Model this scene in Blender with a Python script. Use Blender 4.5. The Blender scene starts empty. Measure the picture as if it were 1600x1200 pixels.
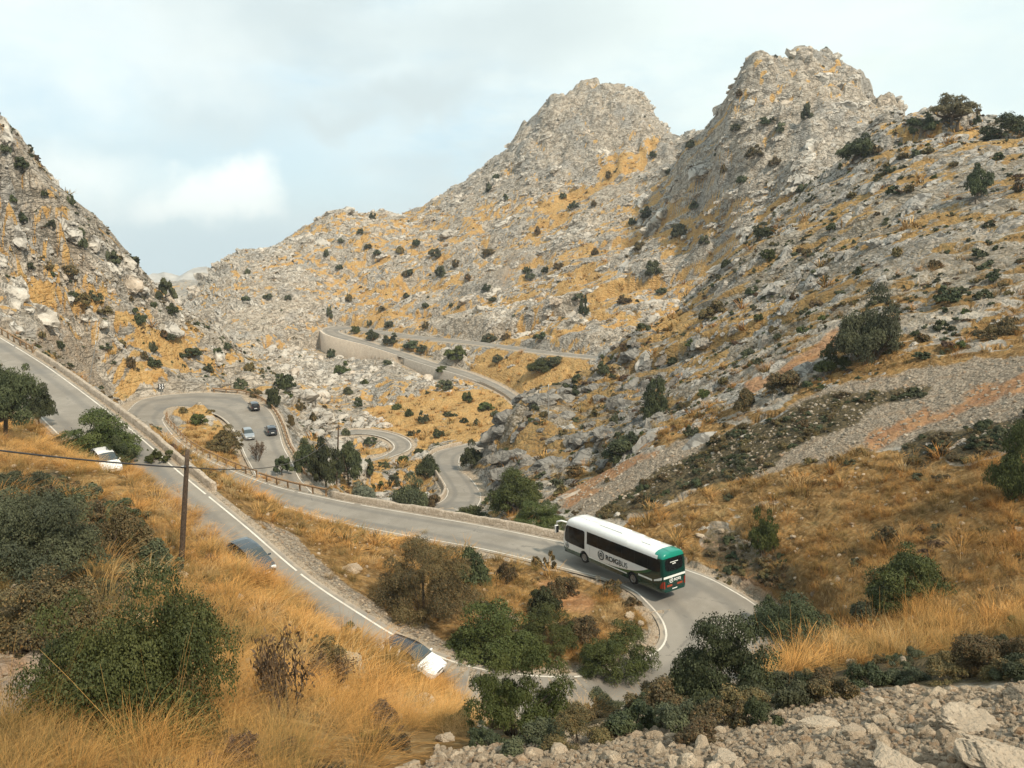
import bpy, bmesh, math, random
import numpy as np
from mathutils import Vector, Matrix, Euler

C = bpy.context.scene
COL = C.collection
# ---------------------------------------------------------------- camera, sky, sun, exposure
F_PX, HOR = 1200.0, 370.0
PIT = math.atan((600 - HOR) / F_PX)
CP, SP = math.cos(PIT), math.sin(PIT)
cd = bpy.data.cameras.new('camera')
cd.sensor_width = 36.0
cd.lens = 36.0 * F_PX / 1600.0
cd.clip_start, cd.clip_end = 0.5, 30000
cam = bpy.data.objects.new('camera', cd)
COL.objects.link(cam)
cam.rotation_euler = (math.pi / 2 - PIT, 0, 0)
C.camera = cam

SUN_EL, SUN_AZ = math.radians(48), math.radians(140)      # azimuth clockwise from +y: from the right, a little behind
world = bpy.data.worlds.new('World')
C.world = world
world.use_nodes = True
wn, wl = world.node_tree.nodes, world.node_tree.links
wn.clear()


def wnode(t, **k):
    n = wn.new(t)
    for a, v in k.items():
        setattr(n, a, v)
    return n


w_out = wnode('ShaderNodeOutputWorld')
w_bg = wnode('ShaderNodeBackground')
w_bg.inputs['Strength'].default_value = 0.1
w_sky = wnode('ShaderNodeTexSky', sky_type='NISHITA', sun_disc=False)
w_sky.sun_elevation, w_sky.sun_rotation = SUN_EL, SUN_AZ
w_tc = wnode('ShaderNodeTexCoord')


def wmath(op, a, b=None, clamp=False):
    n = wnode('ShaderNodeMath', operation=op, use_clamp=clamp)
    for i, v in enumerate((a, b)):
        if v is None:
            continue
        if isinstance(v, (int, float)):
            n.inputs[i].default_value = v
        else:
            wl.new(v, n.inputs[i])
    return n.outputs[0]


def wramp(v, a, b, lo=0.0, hi=1.0):
    n = wnode('ShaderNodeMapRange', interpolation_type='SMOOTHSTEP')
    wl.new(v, n.inputs['Value'])
    n.inputs['From Min'].default_value, n.inputs['From Max'].default_value = a, b
    n.inputs['To Min'].default_value, n.inputs['To Max'].default_value = lo, hi
    return n.outputs['Result']


def wnoise(scale, stretch, detail, rough, off=(0, 0, 0)):
    m = wnode('ShaderNodeMapping')
    m.inputs['Scale'].default_value = stretch
    m.inputs['Location'].default_value = off
    wl.new(w_tc.outputs['Generated'], m.inputs['Vector'])
    n = wnode('ShaderNodeTexNoise')
    n.inputs['Scale'].default_value = scale
    n.inputs['Detail'].default_value = detail
    n.inputs['Roughness'].default_value = rough
    wl.new(m.outputs[0], n.inputs['Vector'])
    return n.outputs['Fac']


def wmix(f, a, b):
    n = wnode('ShaderNodeMix', data_type='RGBA')
    if isinstance(f, (int, float)):
        n.inputs[0].default_value = f
    else:
        wl.new(f, n.inputs[0])
    for i, v in ((6, a), (7, b)):
        if isinstance(v, tuple):
            n.inputs[i].default_value = (*v, 1)
        else:
            wl.new(v, n.inputs[i])
    return n.outputs[2]


def wdir(px, py):
    d = Vector(((px - 800) / F_PX, CP + (600 - py) / F_PX * SP, -SP + (600 - py) / F_PX * CP))
    return d.normalized()


def wblob(px, py, r_in, r_out, squash=1.0):
    """soft round patch of cloud round a compass direction"""
    d = wdir(px, py)
    s = wnode('ShaderNodeVectorMath', operation='SUBTRACT')
    wl.new(w_warp, s.inputs[0])
    s.inputs[1].default_value = d
    m = wnode('ShaderNodeVectorMath', operation='MULTIPLY')
    wl.new(s.outputs[0], m.inputs[0])
    m.inputs[1].default_value = (1, 1, squash)
    l = wnode('ShaderNodeVectorMath', operation='LENGTH')
    wl.new(m.outputs[0], l.inputs[0])
    return wramp(l.outputs['Value'], r_out, r_in)


# directions warped by noise so that cloud edges are ragged
_n = wnode('ShaderNodeTexNoise')
_n.inputs['Scale'].default_value = 14
_n.inputs['Detail'].default_value = 6
wl.new(w_tc.outputs['Generated'], _n.inputs['Vector'])
_s = wnode('ShaderNodeVectorMath', operation='SUBTRACT')
wl.new(_n.outputs['Color'], _s.inputs[0])
_s.inputs[1].default_value = (.5, .5, .5)
_sc = wnode('ShaderNodeVectorMath', operation='SCALE')
wl.new(_s.outputs[0], _sc.inputs[0])
_sc.inputs['Scale'].default_value = .10
_ad = wnode('ShaderNodeVectorMath', operation='ADD')
wl.new(w_tc.outputs['Generated'], _ad.inputs[0])
wl.new(_sc.outputs[0], _ad.inputs[1])
w_warp = _ad.outputs[0]

veil = wramp(wnoise(2.6, (1, 1, 2.6), 8, .62), .30, .58)
grey = wramp(wnoise(3.4, (1, 1, 3.0), 7, .55, (3.1, 1.7, .4)), .44, .62)
c_thin = (4.9, 6.5, 7.15)
c_veil = (6.6, 7.4, 7.3)
c_grey = (5.15, 5.95, 6.05)
c_puff = (8.0, 8.5, 8.15)
skyc = wmix(.75, w_sky.outputs[0], c_thin)
blue = wblob(350, 350, .04, .40, 1.6)
open_ = wmath('MULTIPLY', blue, .92)
veil2 = wmath('MULTIPLY', veil, wmath('SUBTRACT', 1.0, open_))
col = wmix(wmath('MULTIPLY', veil2, .92), skyc, c_veil)
col = wmix(wmath('MULTIPLY', grey, wmath('SUBTRACT', .75, wmath('MULTIPLY', open_, .7)), True), col, c_grey)
for (px_, py_, a_, b_, q_, k_) in ((325, 308, .020, .077, 1.7, .95), (366, 286, .015, .053, 1.15, .95), (268, 322, .0, .065, 2.0, .8), (400, 318, .0, .05, 1.6, .7), (120, 275, .0, .11, 2.2, .7), (140, 60, .05, .25, 2.2, .5)):
    col = wmix(wmath('MULTIPLY', wblob(px_, py_, a_, b_, q_), k_), col, c_puff)
for (px_, py_, a_, b_, q_, k_) in ((640, 150, .02, .12, 3.0, .95), (540, 190, .01, .09, 3.4, .85), (700, 125, .0, .08, 3.2, .7), (760, 60, .02, .2, 2.5, .75), (480, 40, .02, .14, 2.6, .6), (930, 40, .0, .16, 2.4, .6), (330, 190, .0, .1, 3.4, .5)):
    col = wmix(wmath('MULTIPLY', wblob(px_, py_, a_, b_, q_), k_), col, c_grey)
col = wmix(wmath('MULTIPLY', wblob(1500, 60, .1, .62, 1.0), .55), col, (7.3, 8.05, 7.5))
wl.new(col, w_bg.inputs['Color'])
wl.new(w_bg.outputs[0], w_out.inputs['Surface'])

sd = bpy.data.lights.new('sun', 'SUN')
sd.energy, sd.angle, sd.color = 3.2, math.radians(4), (1, .88, .71)
sun = bpy.data.objects.new('sun', sd)
COL.objects.link(sun)
sun.rotation_euler = (math.pi / 2 - SUN_EL, 0, math.pi - SUN_AZ)
C.view_settings.view_transform = 'Standard'
C.view_settings.look = 'None'
C.view_settings.exposure = 0.48
C.view_settings.gamma = 1
C.cycles.max_bounces = 4
C.cycles.diffuse_bounces = 3
C.cycles.glossy_bounces = 2
C.cycles.transmission_bounces = 2
C.cycles.transparent_max_bounces = 4
C.cycles.caustics_reflective = C.cycles.caustics_refractive = False

Q = 1.0      # terrain mesh density
rng = np.random.default_rng(7)
random.seed(7)


# ---------------------------------------------------------------- helpers
def ray(px, py):
    """u = x/y and t = z/y of the sight line that the photo shows at px, py"""
    v = (600 - py) / F_PX
    dy = CP + v * SP
    return (px - 800) / F_PX / dy, (-SP + v * CP) / dy


def at(px, py, D):
    u, t = ray(px, py)
    return np.array([u * D, D, t * D])


def atz(px, py, z):
    u, t = ray(px, py)
    return at(px, py, z / t)


def pix(u, t):
    k = CP - t * SP
    return 800 + F_PX * u / k, 600 - F_PX * (SP + t * CP) / k


def tag(o, label=None, cat=None, group=None, kind=None):
    for k, v in (('label', label), ('category', cat), ('group', group), ('kind', kind)):
        if v:
            o[k] = v
    return o


def empty(name, loc=(0, 0, 0), rot=None):
    o = bpy.data.objects.new(name, None)
    o.empty_display_size = .3
    COL.objects.link(o)
    o.location = loc
    if rot is not None:
        o.rotation_euler = rot
    return o


def mesh_np(name, V, Fc, mat=None, parent=None, smooth=False, tone=None):
    """mesh from numpy arrays; Fc (n,4) or (n,3)"""
    V = np.asarray(V, np.float32)
    Fc = np.asarray(Fc, np.int32)
    me = bpy.data.meshes.new(name)
    me.vertices.add(len(V))
    me.vertices.foreach_set('co', V.ravel())
    k = Fc.shape[1]
    me.loops.add(len(Fc) * k)
    me.loops.foreach_set('vertex_index', Fc.ravel())
    me.polygons.add(len(Fc))
    me.polygons.foreach_set('loop_start', np.arange(0, len(Fc) * k, k, dtype=np.int32))
    if smooth:
        me.polygons.foreach_set('use_smooth', np.ones(len(Fc), bool))
    me.update(calc_edges=True)
    if tone is not None:
        a = me.attributes.new('tone', 'FLOAT', 'FACE')
        a.data.foreach_set('value', np.asarray(tone, np.float32))
    if mat:
        me.materials.append(mat)
    o = bpy.data.objects.new(name, me)
    COL.objects.link(o)
    if parent:
        o.parent = parent
    return o


class MB:
    """collects shapes into one mesh"""

    def __init__(s):
        s.bm = bmesh.new()

    def box(s, c, d, rz=0.0, mat=None, bevel=0):
        M = Matrix.Translation(c) @ Matrix.Rotation(rz, 4, 'Z') @ Matrix.Diagonal((*d, 1))
        if mat is not None:
            M = mat @ Matrix.Translation(c) @ Matrix.Diagonal((*d, 1))
        r = bmesh.ops.create_cube(s.bm, size=1, matrix=M)
        if bevel:
            es = list({e for v in r['verts'] for e in v.link_edges})
            bmesh.ops.bevel(s.bm, geom=es, offset=bevel, segments=2, affect='EDGES', profile=.6)
        return s

    def poly(s, pts):
        s.bm.faces.new([s.bm.verts.new(p) for p in pts])
        return s

    def tube(s, pts, rads, seg=6, cap=True):
        pts = [Vector(p) for p in pts]
        if not hasattr(rads, '__len__'):
            rads = [rads] * len(pts)
        rings = []
        for i, p in enumerate(pts):
            d = (pts[min(i + 1, len(pts) - 1)] - pts[max(i - 1, 0)])
            d = d.normalized() if d.length > 1e-9 else Vector((0, 0, 1))
            a = d.orthogonal().normalized() if abs(d.z) > .9 else d.cross(Vector((0, 0, 1))).normalized()
            b = d.cross(a)
            rings.append([s.bm.verts.new(p + (a * math.cos(2 * math.pi * k / seg) + b * math.sin(2 * math.pi * k / seg)) * rads[i]) for k in range(seg)])
        for i in range(len(rings) - 1):
            for k in range(seg):
                s.bm.faces.new((rings[i][k], rings[i][(k + 1) % seg], rings[i + 1][(k + 1) % seg], rings[i + 1][k]))
        if cap:
            s.bm.faces.new(rings[0][::-1])
            s.bm.faces.new(rings[-1])
        return s

    def lathe(s, prof, seg=20, mat=Matrix.Identity(4)):
        """prof: (radius, height) pairs turned about local z"""
        rings = [[s.bm.verts.new(mat @ Vector((r * math.cos(2 * math.pi * k / seg), r * math.sin(2 * math.pi * k / seg), h))) for k in range(seg)] for r, h in prof]
        for i in range(len(rings) - 1):
            for k in range(seg):
                s.bm.faces.new((rings[i][k], rings[i][(k + 1) % seg], rings[i + 1][(k + 1) % seg], rings[i + 1][k]))
        return s

    def build(s, name, mat, parent=None, smooth=False):
        bmesh.ops.recalc_face_normals(s.bm, faces=s.bm.faces[:])
        me = bpy.data.meshes.new(name)
        s.bm.to_mesh(me)
        s.bm.free()
        if smooth:
            me.polygons.foreach_set('use_smooth', np.ones(len(me.polygons), bool))
        if mat:
            me.materials.append(mat)
        o = bpy.data.objects.new(name, me)
        COL.objects.link(o)
        if parent:
            o.parent = parent
        return o


# numpy noise -------------------------------------------------------
def h2(ix, iy, seed):
    h = (ix.astype(np.int64) * 374761393 + iy.astype(np.int64) * 668265263 + seed * 974634777) & 0xFFFFFFFF
    h = ((h ^ (h >> 13)) * 1274126177) & 0xFFFFFFFF
    h = ((h ^ (h >> 16)) * 2246822519) & 0xFFFFFFFF
    return ((h ^ (h >> 15)) & 0xFFFFFF).astype(np.float32) / float(0x1000000)


def vnoise(x, y, seed):
    ix, iy = np.floor(x), np.floor(y)
    fx, fy = (x - ix).astype(np.float32), (y - iy).astype(np.float32)
    fx, fy = fx * fx * (3 - 2 * fx), fy * fy * (3 - 2 * fy)
    a, b = h2(ix, iy, seed), h2(ix + 1, iy, seed)
    c, d = h2(ix, iy + 1, seed), h2(ix + 1, iy + 1, seed)
    return ((a + (b - a) * fx) * (1 - fy) + (c + (d - c) * fx) * fy) * 2 - 1


def fbm(x, y, seed, octv=4, gain=.5):
    s, amp, tot = 0, 1.0, 0
    for o in range(octv):
        s = s + amp * vnoise(x, y, seed + o)
        tot += amp
        amp *= gain
        x, y = 1.62 * x + 1.18 * y + 3.7, -1.18 * x + 1.62 * y + 9.1
    return s / tot


def facets(x, y, seed, jit=.9):
    """cracked blocks: nearest random cell, its tilted top, and the distance to the crack"""
    ix, iy = np.floor(x), np.floor(y)
    f1 = np.full(x.shape, 9., np.float32)
    f2 = f1.copy()
    hh = np.zeros(x.shape, np.float32)
    for dx in (-1, 0, 1):
        for dy in (-1, 0, 1):
            cx, cy = ix + dx, iy + dy
            ox = (x - cx - .5 - (h2(cx, cy, seed) - .5) * jit).astype(np.float32)
            oy = (y - cy - .5 - (h2(cx, cy, seed + 1) - .5) * jit).astype(np.float32)
            d = ox * ox + oy * oy
            r = h2(cx, cy, seed + 2)
            t = r - .5 + ox * (h2(cx, cy, seed + 3) - .5) * 1.5 + oy * (h2(cx, cy, seed + 4) - .7) * 1.5
            new = d < f1
            f2 = np.where(new, f1, np.minimum(f2, d))
            hh = np.where(new, t, hh)
            f1 = np.where(new, d, f1)
    return hh, np.sqrt(f2) - np.sqrt(f1)


def sstep(x, a, b):
    k = np.clip((x - a) / (b - a), 0, 1)
    return k * k * (3 - 2 * k)
# ---------------------------------------------------------------- roads: paired edge lines (px, py, height)
def catmull(P, step):
    P = np.asarray(P, float)
    out = []
    n = len(P)
    for i in range(n - 1):
        p0, p1, p2, p3 = P[max(i - 1, 0)], P[i], P[i + 1], P[min(i + 2, n - 1)]
        m = max(2, int(np.linalg.norm((p2 - p1)[:3]) / step))
        for k in range(m):
            s = k / m
            out.append(.5 * (2 * p1 + (p2 - p0) * s + (2 * p0 - 5 * p1 + 4 * p2 - p3) * s * s + (3 * p1 - p0 - 3 * p2 + p3) * s ** 3))
    out.append(P[-1])
    return np.array(out)


def pair_edges(a, b):
    A = np.array([atz(*p) for p in a])
    B = np.array([atz(*p) for p in b])
    return np.hstack([A, B])


# upper road (given by its far edge line), round the bend below the camera, up to the bus
inner_a = [(-60, 492, 126), (45, 555, 106), (100, 592, 94), (200, 668, 76), (280, 738, 66), (380, 820, 57), (470, 897, 51), (560, 958, 47), (640, 1005, 44.5), (740, 1043, 43), (870, 1058, 44.2), (940, 1050, 46), (1015, 1025, 48.5), (1040, 1000, 51), (1035, 970, 53.6), (1010, 940, 56), (985, 920, 58.4), (930, 900, 62.2)]
ia = np.array([at(*p) for p in inner_a])
wid_a = [6, 6, 6, 6, 6, 6, 6, 6.1, 6.4, 7, 7.6, 8.2, 8.4, 8.4, 8.2, 7.4, 6.6, 6.0]
tan = np.gradient(ia[:, :2], axis=0)
tan /= np.linalg.norm(tan, axis=1)[:, None]
oa = ia.copy()
oa[:, 0] += tan[:, 1] * np.array(wid_a)
oa[:, 1] -= tan[:, 0] * np.array(wid_a)
st_a = np.hstack([ia, oa])                                   # inner, outer
near2 = [(880, 885, -28.4), (760, 859, -29.3), (632, 836, -30), (546, 819, -30.6), (479, 802, -31.1), (390, 776, -31.6), (290, 745, -32.1), (235, 705, -32.4), (199, 654, -32.7), (205, 637, -32.9), (222, 625, -33.1), (255, 618, -33.3), (311, 614, -33.6), (367, 616, -34), (396, 624, -34.3), (420, 641, -34.6), (433, 665, -34.9), (442, 697, -35.4), (457, 725, -36), (470, 751, -36.5)]
far2 = [(885, 847, -28.4), (775, 826, -29.3), (662, 806, -30), (575, 791, -30.6), (512, 779, -31.0), (420, 757, -31.5), (330, 721, -32), (280, 690, -32.4), (255, 660, -32.8), (256, 651, -33), (264, 645, -33.2), (280, 641.5, -33.4), (305, 641, -33.6), (330, 645, -33.9), (345, 651, -34.2), (360, 664, -34.5), (372, 684, -34.8), (384, 712, -35.3), (399, 740, -35.9), (412, 768, -36.4)]
st_b = pair_edges(near2, far2)
hid = np.array([[-27.5, 106, -37.6, -32.5, 103, -37.6], [-22.5, 102.5, -39, -26, 97, -39], [-15, 101.5, -40.6, -15.5, 95.5, -40.6], [-10.5, 105, -42, -5.0, 101, -42], [-11.0, 112, -43.1, -4.5, 112, -43.1], [-14, 121, -44.2, -9.5, 121, -44.2]])
s3l = [(660, 797, -45), (692, 782, -45.3), (700, 769, -45.9), (697, 760, -46.3), (689, 746, -47), (677, 727, -48), (674, 714, -48.7), (685, 705, -49.3), (719, 696, -50), (770, 688, -50.6), (830, 682, -51.2)]
s3r = [(735, 800, -45), (748, 787, -45.3), (751, 776, -45.9), (748, 766, -46.3), (737, 750, -47), (720, 733, -48), (717, 720, -48.7), (723, 710, -49.3), (746, 702, -50), (780, 695, -50.6), (835, 689, -51.2)]
st_c = np.vstack([st_b[1:], hid, pair_edges(s3l, s3r)])
# join of road a and b at the bus: a ends inner=near, outer=far
# sides after the bend: near edge is the 'inner' of a
st_main = np.vstack([st_a, st_c])
s4o = [(500, 676, -56.5), (535, 673, -57), (558, 671.5, -57.3), (583, 672, -57.6), (611, 677, -58), (633, 685, -58.3), (642, 695, -58.6), (636, 704, -58.9), (608, 715, -59.3), (570, 728, -59.8)]
s4i = [(505, 681, -56.5), (537, 679, -57), (560, 678, -57.3), (580, 679, -57.6), (600, 684, -58), (612, 691, -58.3), (616, 698, -58.6), (612, 705, -58.9), (594, 714, -59.3), (560, 722, -59.8)]
st_d = pair_edges(s4o, s4i)
s5o = [(818, 640, -55.6), (802, 627, -55.2), (786, 615, -54.9), (761, 602, -54.4), (724, 588, -53.9), (674, 573, -53.2), (624, 557, -52.2), (574, 541, -51), (521, 527, -49.9), (504, 518, -49.5), (507, 513, -49.2), (527, 510, -48.9), (558, 511.5, -48.5), (605, 518, -48), (655, 525, -47.4), (730, 532, -46), (792, 540, -44.6), (855, 548.5, -43), (930, 556, -41), (990, 560, -39.5)]
s5i = [(826, 632, -55.6), (808, 619, -55.2), (790, 607, -54.9), (764, 594, -54.4), (727, 580, -53.9), (677, 566, -53.2), (629, 550, -52.2), (580, 535, -51), (540, 523, -49.9), (530, 518.5, -49.5), (531, 516, -49.2), (540, 514.5, -48.9), (561, 516, -48.5), (605, 523.5, -48), (655, 530, -47.4), (730, 537, -46), (792, 545, -44.6), (855, 553, -43), (930, 560.5, -41), (990, 565, -39.5)]
st_e = pair_edges(s5o, s5i)
ROADS = [catmull(s, st) for s, st in ((st_main, .6), (st_d, 1.0), (st_e, 1.2))]

# ---------------------------------------------------------------- relief: heights known at sight lines and distances
CTRL = [
    # foreground, left
    (-250, 1200, 9), (0, 1200, 9), (0, 1100, 11.5), (0, 1000, 15), (0, 900, 21), (0, 800, 31), (0, 725, 44), (0, 678, 60), (-200, 900, 20), (-200, 760, 34), (-200, 640, 62), (-200, 560, 90), (-250, 1050, 13),
    (200, 1200, 9.5), (200, 1120, 12.5), (200, 1000, 18), (200, 900, 26), (200, 810, 36), (400, 1200, 10), (400, 1100, 14), (400, 1010, 21), (400, 938, 30), (600, 1200, 11), (600, 1130, 16.5), (600, 1085, 22),
    (800, 1200, 10.5), (800, 1155, 14), (800, 1142, 20), (800, 1140, 25),
    (60, 672, 71), (150, 718, 54.5), (230, 752, 47.5), (290, 802, 43), (340, 862, 40.5), (430, 918, 37), (520, 1012, 33), (600, 1049, 30), (690, 1104, 27.5), (740, 1132, 25.5),
    (285, 885, 33), (100, 765, 42), (100, 850, 29),
    # foreground, right
    (1000, 1200, 9), (1200, 1200, 8), (1400, 1200, 7.4), (1600, 1200, 7), (1800, 1200, 6.5), (1600, 1120, 9), (1500, 1130, 9.4), (1000, 1125, 13.5), (1250, 1112, 12), (1400, 1080, 12.6), (1600, 1068, 11.8), (1800, 1050, 11),
    (900, 1132, 17), (1000, 1112, 19), (1100, 1088, 20), (1300, 1058, 18), (1500, 1036, 16), (1600, 1012, 16.5), (1800, 980, 16),
    (900, 1130, 25), (1000, 1108, 27), (1100, 1075, 26), (1200, 1058, 25), (1300, 1036, 25), (1400, 1008, 25.5), (1500, 985, 26), (1600, 962, 27), (1800, 920, 28),
    (1240, 990, 42), (1300, 985, 40), (1400, 966, 37), (1500, 944, 35), (1600, 922, 33), (1800, 880, 33), (1150, 1080, 34), (1000, 1120, 34), (1200, 1020, 38),
    # right hillside
    (1250, 962, 49), (1300, 900, 50.5), (1400, 900, 45), (1500, 880, 42), (1600, 850, 40), (1230, 930, 53), (1100, 825, 67.5), (1200, 830, 62), (1300, 800, 60), (1400, 755, 60), (1500, 722, 58), (1600, 700, 55), (1800, 620, 55), (1200, 890, 58.5), (1150, 860, 63),
    (1100, 720, 86), (1200, 680, 83), (1300, 650, 80), (1400, 638, 76), (1500, 618, 72), (1600, 590, 68), (1800, 520, 66), (1030, 770, 82), (900, 775, 100), (1000, 712, 98), (1040, 680, 99), (960, 800, 80), (930, 822, 76.5),
    (860, 812, 92), (800, 815, 96), (740, 812, 103), (700, 818, 106), (870, 790, 97),
    (1360, 556, 92), (1200, 600, 101), (1100, 640, 109), (1450, 532, 90), (1600, 520, 85), (1800, 440, 85), (1280, 560, 97),
    # right rock face
    (765, 745, 137), (780, 665, 143), (797, 640, 145), (826, 606, 149), (850, 594, 152), (900, 592, 158), (930, 566, 172), (985, 502, 178), (1060, 498, 180), (1110, 440, 184), (1150, 385, 188), (1200, 342, 192), (1260, 300, 200), (1330, 235, 205), (1390, 178, 208), (1440, 172, 200), (1500, 188, 186), (1560, 196, 176), (1650, 195, 168), (1800, 150, 160),
    (840, 690, 136), (900, 660, 143), (870, 620, 147), (1000, 620, 140), (1000, 690, 114), (900, 725, 123), (830, 745, 122), (1100, 560, 136), (1200, 500, 138), (1200, 420, 158), (1300, 430, 134), (1300, 330, 164), (1400, 350, 137), (1400, 250, 168), (1500, 400, 115), (1500, 300, 137), (1600, 400, 105), (1600, 280, 132), (1800, 250, 125), (1400, 450, 112),
    # behind that face
    (830, 640, 205), (900, 640, 205), (985, 560, 225), (1060, 560, 240), (1110, 500, 245), (1200, 420, 250), (1330, 320, 260), (1440, 270, 255), (1560, 300, 250), (1800, 300, 260),
    # far peak on the right
    (1285, 90, 335), (1240, 98, 333), (1200, 101, 330), (1150, 132, 326), (1135, 165, 330), (1346, 122, 334), (1345, 140, 335), (1385, 172, 330), (1420, 195, 330), (1250, 160, 318), (1250, 250, 292), (1330, 200, 305), (1150, 230, 318), (1200, 320, 300), (1100, 215, 350), (1062, 212, 385), (1100, 300, 345), (1050, 300, 385), (1000, 380, 375), (1080, 400, 330), (1130, 390, 318), (1000, 460, 310), (960, 520, 285),
    (1163, 116, 328), (1180, 106, 328), (1222, 97, 332), (1268, 88, 334), (1305, 82, 334), (1330, 92, 334), (1344, 112, 334), (1141, 140, 326), (1136, 152, 327), (1250, 112, 325), (1300, 122, 328), (1200, 132, 323), (1180, 180, 318), (1330, 165, 322), (1365, 158, 332),
    (905, 132, 521), (965, 127, 521), (877, 150, 520), (1006, 150, 514), (1037, 184, 508), (845, 173, 521), (815, 210, 520), (1050, 215, 500),
    (1285, 150, 420), (1150, 200, 420), (1385, 250, 420), (1500, 300, 420), (1062, 260, 520), (1800, 330, 420),
    # central mountain
    (655, 513, 376), (730, 520, 350), (855, 535, 300), (925, 543, 276), (990, 548, 262), (560, 500, 418), (505, 505, 425),
    (900, 450, 345), (800, 480, 375), (700, 480, 400), (600, 470, 430), (500, 470, 430), (950, 400, 365), (900, 300, 450), (1000, 290, 430), (1030, 232, 455), (960, 262, 450), (800, 350, 450), (700, 400, 450), (600, 400, 465), (500, 400, 478), (400, 450, 440), (350, 480, 425), (800, 420, 408), (640, 350, 500),
    (890, 140, 520), (940, 126, 522), (985, 132, 520), (1020, 165, 512), (1055, 200, 505), (860, 168, 520), (830, 185, 520), (780, 258, 520), (735, 278, 520), (700, 305, 520), (660, 327, 520), (600, 332, 528), (560, 328, 525), (525, 322, 520), (495, 345, 515), (440, 383, 500), (380, 388, 485), (350, 405, 470), (310, 447, 450), (290, 470, 440), (940, 200, 490), (860, 250, 480),
    (940, 190, 640), (850, 250, 640), (780, 320, 640), (660, 380, 640), (525, 380, 640), (440, 430, 620), (380, 440, 600), (310, 490, 560), (1055, 260, 640),
    # lower slopes of the central mountain
    (812, 650, 175), (860, 620, 185), (800, 634, 252), (740, 640, 250), (700, 615, 272), (640, 600, 285), (560, 590, 318), (520, 590, 335), (500, 600, 320), (450, 560, 360), (420, 545, 385), (650, 655, 243), (600, 640, 258), (560, 655, 245), (700, 690, 205), (650, 720, 180), (600, 740, 172), (560, 700, 215), (540, 740, 185), (650, 770, 145), (600, 775, 148), (560, 775, 142), (520, 775, 135),
    (520, 568, 380), (560, 572, 352), (600, 570, 335), (500, 552, 398), (545, 580, 335), (680, 592, 288), (640, 584, 305), (720, 600, 280),
    # left mountain
    (-200, 20, 165), (-80, 110, 168), (0, 197, 172), (40, 250, 175), (60, 268, 176), (95, 310, 178), (130, 345, 181), (165, 385, 184), (210, 418, 190), (250, 462, 197), (285, 488, 203), (330, 512, 212), (0, 300, 154), (0, 400, 142), (0, 490, 131), (-200, 300, 140), (-200, 450, 125), (50, 500, 133), (100, 560, 134), (150, 602, 136), (188, 640, 139.5), (100, 450, 152), (150, 510, 152), (200, 500, 168), (250, 560, 171), (300, 595, 176), (350, 600, 180), (222, 610, 161), (400, 600, 181), (440, 620, 176), (455, 650, 166), (475, 690, 152), (490, 735, 134), (370, 560, 195), (300, 530, 192),
    (0, 300, 260), (-200, 160, 260), (130, 440, 265), (210, 490, 275), (270, 530, 285), (330, 560, 290), (400, 580, 235), (430, 590, 215), (470, 615, 196), (500, 660, 182), (520, 700, 172), (440, 600, 270), (500, 640, 240), (530, 670, 225), (380, 560, 340), (300, 520, 420),
    (260, 500, 500), (260, 490, 800), (0, 480, 500), (0, 470, 800), (-200, 470, 500), (-200, 470, 900), (500, 440, 900), (900, 330, 900), (1300, 330, 900), (1800, 380, 900),
    # under the camera
    (-200, 1500, 4), (400, 1500, 4.2), (800, 1500, 4), (1300, 1500, 3.6), (1800, 1500, 3.4),
]
KW = .55
pts, val = [], []
for (px, py, D) in CTRL:
    u, t = ray(px, py)
    pts.append((u, KW * math.log(D)))
    val.append(t)
for R in ROADS:
    for s in R[::9]:
        for p in (s[:3], s[3:]):
            pts.append((p[0] / p[1], KW * math.log(p[1])))
            val.append(p[2] / p[1])
pts, val = np.array(pts), np.array(val)
n = len(pts)
d = np.sqrt(((pts[:, None] - pts[None]) ** 2).sum(-1))
A = np.zeros((n + 3, n + 3))
A[:n, :n] = -d + np.eye(n) * .004
A[:n, n] = A[n, :n] = 1
A[:n, n + 1:] = pts
A[n + 1:, :n] = pts.T
cf = np.linalg.solve(A, np.concatenate([val, [0, 0, 0]]))

NU = int(1560 * Q)
w_knots = np.array([math.log(3.6), math.log(14), math.log(55), math.log(100), math.log(560), math.log(1100)])
w_rows = np.array([150, 260, 190, 620, 70]) * Q
Wg = np.concatenate([np.linspace(w_knots[i], w_knots[i + 1], int(w_rows[i]), endpoint=False) for i in range(5)] + [[w_knots[-1]]])
NW = len(Wg)
Ug = np.linspace(-.98, .98, NU)
Yg = np.exp(Wg)
# evaluate at a third of the columns / rows, then interpolate
uc = np.linspace(Ug[0], Ug[-1], NU // 3)
ri = np.unique(np.concatenate([np.arange(0, NW, 2), [NW - 1]]))
T = np.zeros((len(ri), len(uc)), np.float32)
for k0 in range(0, len(ri), 20):
    wv = KW * Wg[ri[k0:k0 + 20]]
    du = (uc[None, :, None] - pts[None, None, :, 0]).astype(np.float32) ** 2
    dw = (wv[:, None, None] - pts[None, None, :, 1]).astype(np.float32) ** 2
    T[k0:k0 + 20] = -(np.sqrt(du + dw) @ cf[:n].astype(np.float32)) + cf[n] + cf[n + 1] * uc[None, :] + cf[n + 2] * wv[:, None]
for _ in range(2):                                              # soften the creases between known heights
    T[1:-1] = .25 * T[:-2] + .5 * T[1:-1] + .25 * T[2:]
    T[:, 1:-1] = .25 * T[:, :-2] + .5 * T[:, 1:-1] + .25 * T[:, 2:]
T1 = np.stack([np.interp(Ug, uc, r) for r in T])
fi = np.interp(Wg, Wg[ri], np.arange(len(ri)))
i0 = np.minimum(fi.astype(int), len(ri) - 2)
fr = (fi - i0)[:, None]
T1 = T1[i0] * (1 - fr) + T1[i0 + 1] * fr
YY = np.repeat(Yg[:, None], NU, 1).astype(np.float32)
XX = (YY * Ug[None, :]).astype(np.float32)
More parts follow.
